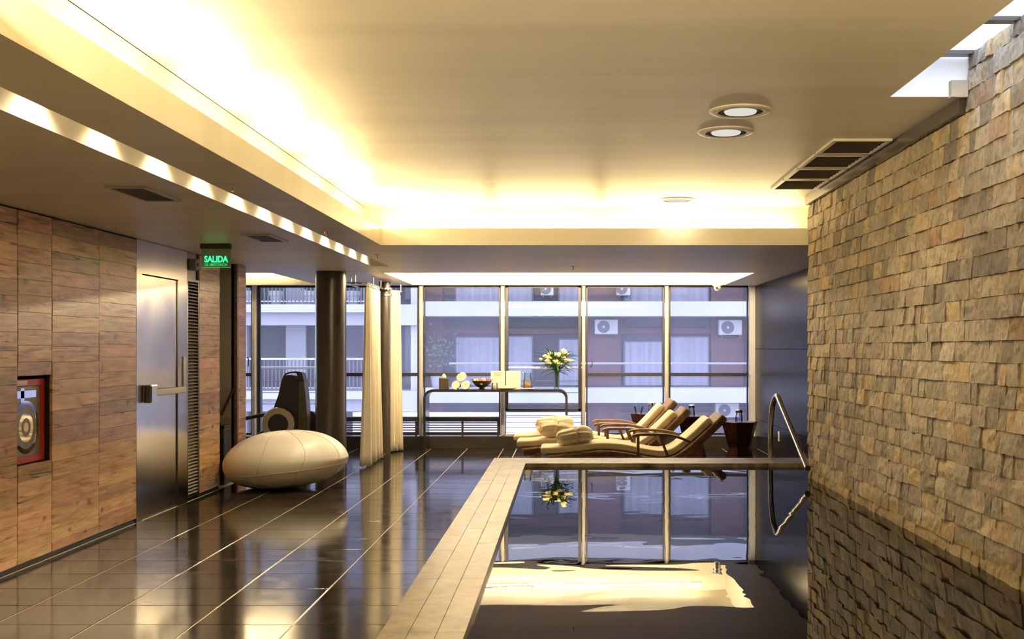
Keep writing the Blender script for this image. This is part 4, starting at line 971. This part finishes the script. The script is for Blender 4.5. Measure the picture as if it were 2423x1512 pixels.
# vase with roses
vx = tx(1317); t = thing('flower_vase', (vx,TY,TZ), 'slim clear glass vase on the console', 'vase')
s = MB(); s.lathe([(.034,0),(.036,.006),(.034,.10),(.040,.25),(.037,.25),(.031,.10),(.032,.016),(0,.012)], (vx,TY,TZ), 22); s.build('vase_body', M['glass'], t, smooth=True)
s = MB(); s.lathe([(.0305,.018),(.030,.10),(.031,.14)], (vx,TY,TZ), 20); s.build('water', glassmat('vase_water',(.86,.92,.80),.2), t, smooth=True)
def rose(px, py, r, dy, k):
    r *= 1.7; px = 1317+(px-1317)*1.04
    c = Vector((tx(px), TY+dy, tz(py)))
    t = thing('rose', (c.x,c.y,c.z-r), {0:'topmost cream yellow rose of the bouquet in the vase',5:'small cream rose bud sticking out at the far left of the bouquet',16:'small cream rose bud at the far right edge of the bouquet',11:'lowest front cream yellow rose at the centre of the bouquet'}.get(k,'cream yellow rose massed in the middle of the bouquet'), 'flower', 'roses in the vase')
    s = MB(); s.ball(c, r*.72, 10, 7, (1,1,1.05), .1, k)
    rd = random.Random(k)
    for q in range(8):
        a = q*2.4; e = .25+.5*(q%3)/2
        pc_ = c+Vector((math.cos(a)*r*.55*e*1.6, math.sin(a)*r*.55*e*1.6, r*(.35-.5*e)))
        s.ball(pc_, r*.52, 8, 6, (1,1,.8), .15, k*9+q)
    s.build('bloom', M['petal'], t, smooth=True)
    s = MB(); base = Vector((vx+rd.uniform(-.012,.012), TY+rd.uniform(-.012,.012), TZ+.03)); mid = Vector((vx+(c.x-vx)*.12, TY+dy*.12, TZ+.25))
    s.tube([base, mid, c.lerp(mid,.35)+Vector((0,0,.02)), c-Vector((0,0,r*.5))], .0028, 5); s.build('stem', M['stem'], t)
for k, (px, py, r, dy) in enumerate(((1333,830,.026,0),(1337,837,.028,-.03),(1303,838,.028,-.02),(1291,843,.024,0),(1300,846,.03,-.05),(1281,850,.017,0),(1296,854,.026,-.04),(1314,840,.030,-.04),(1322,839,.028,0),(1330,845,.030,-.06),(1315,855,.030,-.07),(1323,860,.030,-.07),(1299,859,.024,-.04),(1338,853,.028,-.03),(1344,854,.026,.0),(1328,847,.026,.04),(1351,853,.017,.02),(1308,850,.026,.05))):
    rose(px, py, r, dy, k)
rd = random.Random(8)
t = thing('fern_leaves', (vx,TY,TZ+.25), 'spray of dark green fern leaves among the roses', 'foliage')
t['kind'] = 'thing'
for k in range(150):
    a = rd.uniform(0,2*PI); el = rd.uniform(-.2,1.3); Ln = rd.uniform(.17,.33)*(1.0 if el > .2 else .8)
    hh = rd.random(); st = Vector((vx,TY,TZ+.24))+Vector((math.cos(a)*(.015+.09*hh),math.sin(a)*(.015+.07*hh),.22*hh))
    dr = Vector((math.cos(a)*math.cos(el), math.sin(a)*math.cos(el)*.7, math.sin(el)))
    w = rd.uniform(.009,.022); sd = dr.cross(Vector((0,0,1))).normalized(); vs = []
    for j in range(5):
        u = j/4; p = st+dr*(Ln*u)+Vector((0,0,-.10*u*u*Ln/.3)); ww = w*math.sin(PI*(.12+.86*u))
        vs += [p-sd*ww+Vector((0,0,.003)), p+Vector((0,0,-.002)), p+sd*ww+Vector((0,0,.003))]
    s = MB(); s.add(vs, [(3*j+q,3*j+q+1,3*j+q+4,3*j+q+3) for j in range(4) for q in (0,1)]); s.build('leaf', M['leaf'], t)

# ------------------------------------------------------------------ loungers
def spline(pts, n):
    out = []; m = len(pts)
    for i in range(m-1):
        p0, p1, p2, p3 = pts[max(i-1,0)], pts[i], pts[i+1], pts[min(i+2,m-1)]
        for k in range(n):
            t_ = k/n; a = []
            for d_ in (0,1):
                a.append(.5*(2*p1[d_]+(p2[d_]-p0[d_])*t_+(2*p0[d_]-5*p1[d_]+4*p2[d_]-p3[d_])*t_**2+(3*p1[d_]-p0[d_]-3*p2[d_]+p3[d_])*t_**3))
            out.append(tuple(a))
    out.append(pts[-1]); return out
def slab(path, th0, y0, y1, r=.02, lo=None):
    """sweep of a rounded slab along an (x,z) path; path is the upper face"""
    n = len(path); s = MB(); vs = []; sec = []
    for (a, bq) in ((0,0),):
        pass
    K = 4
    ring = []
    for (yy, tt, a0) in ((y1-r, r, 0), (y0+r, r, PI/2), (y0+r, th0-r, PI), (y1-r, th0-r, 1.5*PI)):
        for k in range(K+1):
            a = a0+PI/2*k/K; ring.append((yy+r*math.cos(a), tt-r*math.sin(a)))
    m = len(ring)
    for i, (x, z) in enumerate(path):
        a = path[max(i-1,0)]; c = path[min(i+1,n-1)]; tx_, tz_ = c[0]-a[0], c[1]-a[1]; l = math.hypot(tx_,tz_); nx_, nz_ = -tz_/l, tx_/l
        e = 0
        if i == 0 or i == n-1: e = r*.6
        for (yy, dn) in ring:
            yc = (y0+y1)/2; 
            yy2 = yc+(yy-yc)*(1-e/((y1-y0)/2)); dn2 = th0/2+(dn-th0/2)*(1-e/(th0/2))
            vs.append((x-nx_*dn2, yy2, z-nz_*dn2))
    fs = [(i*m+k, i*m+(k+1)%m, (i+1)*m+(k+1)%m, (i+1)*m+k) for i in range(n-1) for k in range(m)]
    fs += [tuple(range(m-1,-1,-1)), tuple((n-1)*m+k for k in range(m))]
    return s.add(vs, fs)
def make_lounger(up=0.0):
    t = thing('sun_lounger', (0,0,0), 'lounger', 'sun lounger', 'sun loungers beside the pool')
    top = spline([(0,.345),(.18,.350),(.40,.372),(.70,.402),(.95,.386),(1.20,.340),(1.38,.312),(1.50,.328),(1.62,.40+up*.2),(1.80,.555+up*.6),(1.955,.70+up)], 5)
    s = slab(top, .078, .05, .61, .024); s.build('cushion', M['cushion'], t, smooth=True, fix=True)
    def lower(p, d): 
        out = []
        for i, (x, z) in enumerate(p):
            a = p[max(i-1,0)]; c = p[min(i+1,len(p)-1)]; tx_, tz_ = c[0]-a[0], c[1]-a[1]; l = math.hypot(tx_,tz_); out.append((x+tz_/l*d, z-tx_/l*d))
        return out
    fp = spline([(.06,.340),(.18,.350),(.40,.372),(.70,.402),(.95,.386),(1.20,.340),(1.38,.312),(1.50,.328),(1.62,.40+up*.2),(1.80,.555+up*.6),(1.955,.70+up),(2.05,.795+up*1.25)], 5)
    fr_ = lower(fp, .080)
    s = slab(fr_, .095, .0, .66, .03); s.build('wicker_frame', M['wicker'], t, smooth=True, fix=True)
    for yy in (.03,.63):
        for (x0, x1, z1) in ((.28,.24,.24),(1.30,1.36,.20)):
            s = MB(); s.bar((x1,yy,0),(x0,yy,z1), .05, .05); s.build('leg', M['wicker'], t)
    for yy in (-.018,.678):
        arm = spline([(1.06,.478),(1.12,.500),(1.30,.505),(1.46,.498),(1.60,.470),(1.74,.415)], 4)
        s = MB(); n = len(arm); vs = []
        for i, (x, z) in enumerate(arm):
            w = .03 if i > 1 else .025; h = .016
            for (a, c) in ((-w,-h),(w,-h),(w,h*.6),(w*.7,h),(-w*.7,h),(-w,h*.6)): vs.append((x, yy+a, z+c))
        s.add(vs, [(i*6+k, i*6+(k+1)%6, (i+1)*6+(k+1)%6, (i+1)*6+k) for i in range(n-1) for k in range(6)]+[(5,4,3,2,1,0), tuple((n-1)*6+k for k in range(6))]); s.build('armrest', M['teak'], t, smooth=True, fix=True)
        s = MB(); s.bar((1.13,yy,.49),(1.13,yy,.0), .032, .032, (1,0,0)); s.build('arm_post', M['teak'], t)
        s = MB(); s.bar((1.38,yy,.49),(1.47,yy,.26), .03, .03, (1,0,0)); s.build('arm_strut', M['teak'], t)
    s = MB(); s.bar((1.66,.33,.36),(1.42,.33,.03), .5, .025); s.build('back_prop', M['teak'], t)
    return t
LG = [(-.30,12.72,'cream cushioned wicker sun lounger nearest the pool'),(-.62,13.62,'cream cushioned wicker sun lounger in the middle of three'),(-.70,14.52,'cream cushioned wicker sun lounger farthest from the pool, nearest the windows')]
for i, (x, y, lab) in enumerate(LG):
    o = make_lounger((0,.02,.065)[i])
    o.location = (x, y, 0); o['label'] = lab; W[o] = Vector((x,y,0))
# folded bathrobes
def robe(c, L_, wd, h, rot, lab, seed):
    t = thing('bathrobe', c, lab, 'bathrobe', 'folded bathrobes on the loungers')
    rd = random.Random(seed); cr, sr = math.cos(rot), math.sin(rot)
    ph = [rd.uniform(0,6.3) for _ in range(6)]
    def fn(u, v):
        a = 2*PI*u; k = -1+2*v
        e = (1-abs(k)**3.2)**(1/2.4) if abs(k) < 1 else 0
        ca, sa = math.cos(a), math.sin(a)
        q_ = 0.0 if abs(k) > .999 else 1.0
        y = math.copysign(abs(ca)**.75, ca)*wd/2*(.35+.65*e)*q_; z = math.copysign(abs(sa)**.8, sa)*h/2*(.25+.75*e)*q_
        f = .007*math.sin(3*a+ph[0]+2.5*k)+.0045*math.sin(8*a+ph[1]+1.2*k)+.004*math.sin(5*k+ph[2]+2*a)+.0025*math.sin(15*a+ph[3]+.8*k)
        r_ = 1+f/(h/2)*(.4+.6*e); belt = math.exp(-((k-.05)/.09)**2); r_ *= 1-.17*belt
        x = k*L_/2+.012*math.sin(3*a+ph[4]); y *= r_; z = z*r_+h/2*.98+ .015*math.sin(2.4*k+ph[5])
        z = max(z, .004)
        return (c[0]+x*cr-y*sr, c[1]+x*sr+y*cr, c[2]+z)
    s = MB(); s.grid(fn, 60, 33, cu=True); s.build('folded_robe', M['towel'], t, smooth=True, fix=True)
    s = MB(); kb = .05; pts = []
    for j in range(28):
        a = 2*PI*j/28; ca, sa = math.cos(a), math.sin(a)
        y = math.copysign(abs(ca)**.75, ca)*wd/2*.90; z = max(math.copysign(abs(sa)**.8, sa)*h/2*.90+h/2*.98, .006); x = kb*L_/2
        pts.append((c[0]+x*cr-y*sr, c[1]+x*sr+y*cr, c[2]+z))
    s.tube(pts, .012, 6, closed=True); s.build('belt', M['towel'], t, smooth=True)
    s = MB(); s.ball((c[0]+kb*L_/2*cr, c[1]-wd*.10, c[2]+h*.96), .03, 12, 8, (1.3,1,.7), .2, seed); s.build('knot', M['towel'], t, smooth=True)
robe((.10,12.98,.366), .42, .36, .20, .10, 'folded cream bathrobe tied with belt on the lounger nearest the pool', 3)
robe((-.10,13.90,.366), .46, .36, .19, -.12, 'folded cream bathrobe tied with belt on the middle lounger', 4)
robe((-.16,14.84,.370), .50, .38, .22, .12, 'folded cream bathrobe on the lounger nearest the windows', 5)

# side tables with glasses
def side_table(x, y, h, r, lab):
    t = thing('side_table', (x,y,0), lab, 'side table', 'hourglass side tables by the loungers')
    s = MB(); s.lathe([(r*.86,0),(r*.60,h*.42),(r*.97,h-.02),(0,h-.02)], (x,y,0), 6, phase=.18, caps=False); s.build('hourglass_body', M['table_wood'], t)
    s = MB(); s.lathe([(0,h-.02),(r*.98,h-.02),(r,h-.004),(r*.99,h),(0,h)], (x,y,0), 6, phase=.18, caps=False); s.build('top', M['table_wood'], t)
    return h
def bottle(x, y, z, lab):
    t = thing('glass_carafe', (x,y,z), lab, 'carafe', 'water carafes on the side tables')
    s = MB(); s.lathe([(.045,0),(.048,.006),(.046,.06),(.040,.085),(.036,.10),(.040,.125),(.036,.125),(.033,.10),(.037,.083),(.042,.06),(.042,.01),(0,.008)], (x,y,z), 20); s.build('carafe_body', M['glass'], t, smooth=True)
    s = MB(); s.lathe([(.0415,.0105),(.041,.05),(.04,.055)], (x,y,z), 18); s.build('water', glassmat('carafe_water',(.85,.88,.95),.5), t, smooth=True)
    s = MB(); s.lathe([(.038,.115),(.044,.118),(.044,.145),(.030,.155),(0,.156)], (x,y,z), 16); s.build('upturned_tumbler', M['chrome'], t, smooth=True)
side_table(2.215,14.05,.563,.245,'dark hourglass side table standing right of the loungers'); bottle(2.20,14.0,.5635,'water carafe on the table right of the loungers')
side_table(1.735,15.05,.575,.225,'dark hourglass side table behind the middle lounger'); bottle(1.71,15.0,.5755,'water carafe on the table behind the middle lounger')
side_table(1.13,15.62,.575,.225,'dark hourglass side table hidden behind the far lounger'); bottle(1.20,15.62,.5755,'water carafe on the table behind the far lounger')
t = thing('glass_bowl', (1.02,15.52,.5755), 'flared clear glass bowl on the table behind the far lounger', 'bowl')
s = MB(); s.lathe([(.045,0),(.05,.01),(.075,.10),(.072,.10),(.046,.012),(0,.01)], (1.02,15.52,.5755), 22); s.build('bowl', M['glass'], t, smooth=True)

# pool handrail
t = thing('pool_handrail', (2.1,11.3,0), 'polished steel tube handrail at the pool corner', 'handrail')
pts = [(2.1,11.30,0),(2.1,11.30,.5)]
ctrl = [(11.30,.5),(11.28,.72),(11.20,.90),(11.06,1.0),(10.93,1.022),(10.82,.985)]
pts += [(2.1,a,c) for a,c in spline(ctrl, 4)[1:]]
pts += [(2.1,9.56,.455)]
s = MB(); s.tube(pts, .027, 16); s.build('tube', M['chrome'], t, smooth=True)
s = MB(); s.lathe([(.055,0),(.055,.008),(.03,.014)], (2.1,11.30,0), 24); s.build('floor_flange', M['chrome'], t, smooth=True)
s = MB(); s.tube([(2.1,9.62,.47),(2.2,9.62,.47)], .012, 10); s.build('wall_stub', M['chrome'], t)

# ------------------------------------------------------------------ outside
GRY = 16.86
for i, lab in ((1,'steel guard rail outside the window behind the exercise machine'),(4,'steel guard rail outside the window behind the flower vase')):
    a, c = MX[i]+.02, MX[i+1]-.02
    t = thing('guard_rail', ((a+c)/2,GRY,.3), lab, 'railing', 'guard rails outside the french windows')
    s = MB(); s.tube([(a,GRY,1.20),(c,GRY,1.20)], .022, 10); s.build('top_tube', M['out_slat'], t)
    for zz in (1.0,.82,.645,.47): s = MB(); s.tube([(a,GRY,zz),(c,GRY,zz)], .006, 6); s.build('rod', M['steel_dark'], t)
    for xx in (a, c): s = MB(); s.box(xx-.015,xx+.015,GRY-.02,GRY+.02,.178,1.2); s.build('post', M['steel_dark'], t)
t = thing('slatted_parapet', (-1.5,18.0,-.3), 'white slatted parapet outside the lower windows', 'parapet')
for k in range(8): s = MB(); s.box(-3.5,.33,18.0,18.03,-.22+k*.085,-.145+k*.085); s.build('slat', M['out_slat'], t)
for xx in (-3.4,-1.6,.2): s = MB(); s.box(xx-.03,xx+.03,18.03,18.08,-.3,.455); s.build('post', M['f_white'], t)
b = MB(); b.box(-30,30,16.9,60,-7.2,-7); b.build('ground', M['asphalt'], label='grey street below between the two buildings', cat='street', kind='structure')

FY = 33.4; FS = FY/F_PX; FP = 2.64
def fx_(px): return (px-VX)*FS
def fz_(py): return CAM_Z-(py-VY)*FS
# right-hand building
R0, R1 = fx_(1000), 15.5
bl = thing('apartment_building', (5,FY+1,-7), 'apartment building with white balcony slabs across the street', 'building')
s = MB(); s.box(R0,R1,FY+1.4,FY+8,-7,8.6); s.build('wall', M['f_dark'], bl)
sz1, sz0 = fz_(713), fz_(748)
for k in range(-3, 5):
    zt, zb_ = sz1+k*FP, sz0+k*FP
    if zt > 8.7: break
    s = MB(); s.box(R0,R1,FY,FY+1.42,zb_,zt); s.build('balcony_slab', M['f_white'], bl)
    zr = fz_(860)+(k+1)*FP
    if k >= -2:
        s = MB(); s.tube([(R0+.8,FY+.06,zr),(R1,FY+.06,zr)], .035, 6); s.build('balcony_rail', M['f_grey'], bl)
    # brick piers and windows of the floor under this slab
    fl = zb_-2.17
    if k >= -1:
        for (a, c) in ((1003,1045),(1385,1470),(1685,1762),(1990,2070)):
            s = MB(); s.box(fx_(a)*1.03,fx_(c)*1.03,FY+1.25,FY+1.42,fl,zb_); s.build('brick_pier', M['f_brick'], bl)
        for (a, c, tp) in ((1075,1187,795),(1200,1262,793),(1320,1372,800),(1476,1570,806),(1585,1680,795),(1780,1900,800)):
            z_t = fz_(tp)-fz_(748)+zb_
            wn_ = MB(); wn_.box(fx_(a)*1.035,fx_(c)*1.035,FY+1.34,FY+1.41,fl,z_t); wo = wn_.build('window', M['f_glass'], bl)
            q = MB(); xa, xc = fx_(a)*1.035+.05, fx_(c)*1.035-.05; n = max(5, int((xc-xa)/.09))
            q.grid(lambda u,v: (xa+(xc-xa)*u, FY+1.32+.012*math.sin(u*n*2), fl+.02+(z_t-fl-.06)*v), n*2, 2); q.build('curtain', M['f_curtain'], wo)
        s = MB(); s.box(R0,R1,FY+1.30,FY+1.41,fz_(790)-fz_(748)+zb_+.02,fz_(775)-fz_(748)+zb_); s.build('lintel', M['f_brick'], bl)
s = MB(); s.box(R0-.05,R1+.3,FY-.2,FY+8,8.6,8.8); s.build('roof', M['f_grey'], bl)
def ac(px0, px1, py0, py1, lab, grp='air conditioners across the street'):
    x0, x1, z1, z0 = fx_(px0)*1.035, fx_(px1)*1.035, fz_(py0), fz_(py1)
    y = FY+.85
    t = thing('air_conditioner', ((x0+x1)/2,y,z0), lab, 'air conditioner', grp)
    s = MB(); s.bbox(x0,x1,y,y+.3,z0,z1,.02,1); s.build('casing', M['ac'], t)
    cx_, cz_ = x0+(x1-x0)*.38, (z0+z1)/2; r = (z1-z0)*.42
    s = MB(); s.lathe([(r,0),(r,-.01),(0,-.012)], (cx_,y,cz_), 24, axis='Y'); s.build('fan_grille', M['ac_dark'], t)
    s = MB(); s.lathe([(r*.22,0),(r*.2,-.02),(0,-.022)], (cx_,y-.012,cz_), 14, axis='Y'); s.build('hub', M['ac'], t)
    s = MB(); s.box(x0+.06,x0+.10,y,y+.42,z0-.06,z0); s.box(x1-.10,x1-.06,y,y+.42,z0-.06,z0); s.build('bracket', M['ac_dark'], t)
ac(1407,1461,754,790,'air conditioner on the facade seen left in the window behind the loungers')
ac(1698,1752,755,792,'air conditioner on the facade beside the right window edge')
ac(1458,1490,664,696,'air conditioner high on the facade above the white slab')
ac(1280,1310,664,696,'air conditioner high on the facade above the flower vase')
ac(1690,1745,957,992,'air conditioner low on the facade behind the dark side table')
t = thing('balcony_plant', (fx_(1030),FY+.7,fz_(890)), 'blurred green plant on the balcony across the street', 'plant')
s = MB(); s.lathe([(.18,0),(.24,.35),(.2,.35)], (fx_(1030),FY+.7,fz_(918)), 14); s.build('pot', M['f_grey'], t)
rd = random.Random(5); s = MB()
for k in range(130):
    c = Vector((fx_(1032)+rd.gauss(0,.22), FY+.7+rd.gauss(0,.14), fz_(825)+rd.gauss(0,.3))); r = rd.uniform(.06,.11)
    d1 = Vector((rd.gauss(0,1),rd.gauss(0,1),rd.gauss(0,1))).normalized(); d2 = d1.orthogonal().normalized()
    s.add([c-d1*r, c+d2*r*.4, c+d1*r, c-d2*r*.4], [(0,1,2,3)])
s.build('foliage', M['f_leaf'], t)
s = MB(); s.tube([(fx_(1030),FY+.7,fz_(900)),(fx_(1031),FY+.7,fz_(830))], .025, 6); s.build('stem', M['f_dark'], t)
# left-hand building
L0, L1 = -17.0, fx_(986)
bl = thing('apartment_building', (-10,FY+1,-7), 'apartment building with barred balconies and flower pots across the street', 'building')
s = MB(); s.box(L0,L1,FY+1.5,FY+8,-7,8.5); s.build('wall', M['f_dark'], bl)
z1, z0, zb2 = fz_(720), fz_(739), fz_(769)
for k in range(-2, 3):
    dz = k*FP
    s = MB(); s.box(L0,fx_(940),FY,FY+1.5,z0+dz,z1+dz); s.build('balcony_slab', M['f_white'], bl)
    s = MB(); s.box(L0,fx_(940),FY+.25,FY+1.5,zb2+dz,z0+dz); s.build('slab_beam', M['f_grey'], bl)
    s = MB(); s.box(fx_(940),L1,FY+.1,FY+1.5,zb2+dz,z1+dz); s.build('corner_slab', M['f_white'], bl)
    zf = z1+dz; zr = zf+fz_(843)-fz_(920)
    s = MB(); s.box(L0,fx_(940),FY+.05,FY+.10,zr-.04,zr+.02); s.box(L0,fx_(940),FY+.06,FY+.09,zf+.08,zf+.11); s.build('balustrade_rail', M['f_white'], bl)
    s = MB(); x = L0
    while x < fx_(940): s.box(x,x+.028,FY+.06,FY+.09,zf,zr); x += .118
    s.build('balustrade_bars', M['f_rail'], bl, kind='stuff')
    for (a, c) in ((677,724),(560,585),(860,880)):
        s = MB(); s.box(fx_(a)*1.04,fx_(c)*1.04,FY+1.3,FY+1.52,zf,zf+2.2); s.build('pier', M['f_grey'], bl)
    s = MB(); s.box(fx_(968),L1,FY+.35,FY+1.5,zf,zf+2.2); s.build('corner_pier', M['f_white'], bl)
    s = MB(); s.box(fx_(943),fx_(966),FY+1.35,FY+1.52,zf+.2,zf+2.0); s.build('window', M['f_glass'], bl)
s = MB(); s.box(L0-.3,L1+.05,FY-.2,FY+8,8.5,8.7); s.build('roof', M['f_grey'], bl)
zf = z1
for k, (px, lab) in enumerate(((588,'white balcony flower pot beside the timber wall end'),(647,'white balcony flower pot above the exercise machine'),(727,'white balcony flower pot left of the round column'),(830,'white balcony flower pot right of the round column'))):
    x = fx_(px); t = thing('flower_pot', (x,FY+.35,zf), lab, 'flower pot', 'flower pots on the upper balcony')
    s = MB(); s.lathe([(.15,0),(.21,.28),(.23,.28),(.23,.42),(.19,.42),(.18,.36),(0,.36)], (x,FY-.0+.35,zf), 20, caps=False); s.build('pot', M['f_white'], t, smooth=True)
    s = MB()
    for q in range(40):
        c = Vector((x+rd.gauss(0,.12), FY+.35+rd.gauss(0,.1), zf+.45+abs(rd.gauss(0,.14)))); r = .06
        d1 = Vector((rd.gauss(0,1),rd.gauss(0,1),rd.gauss(0,1))).normalized(); d2 = d1.orthogonal().normalized()
        s.add([c-d1*r, c+d2*r*.4, c+d1*r, c-d2*r*.4], [(0,1,2,3)])
    s.build('foliage', M['f_leaf'], t)
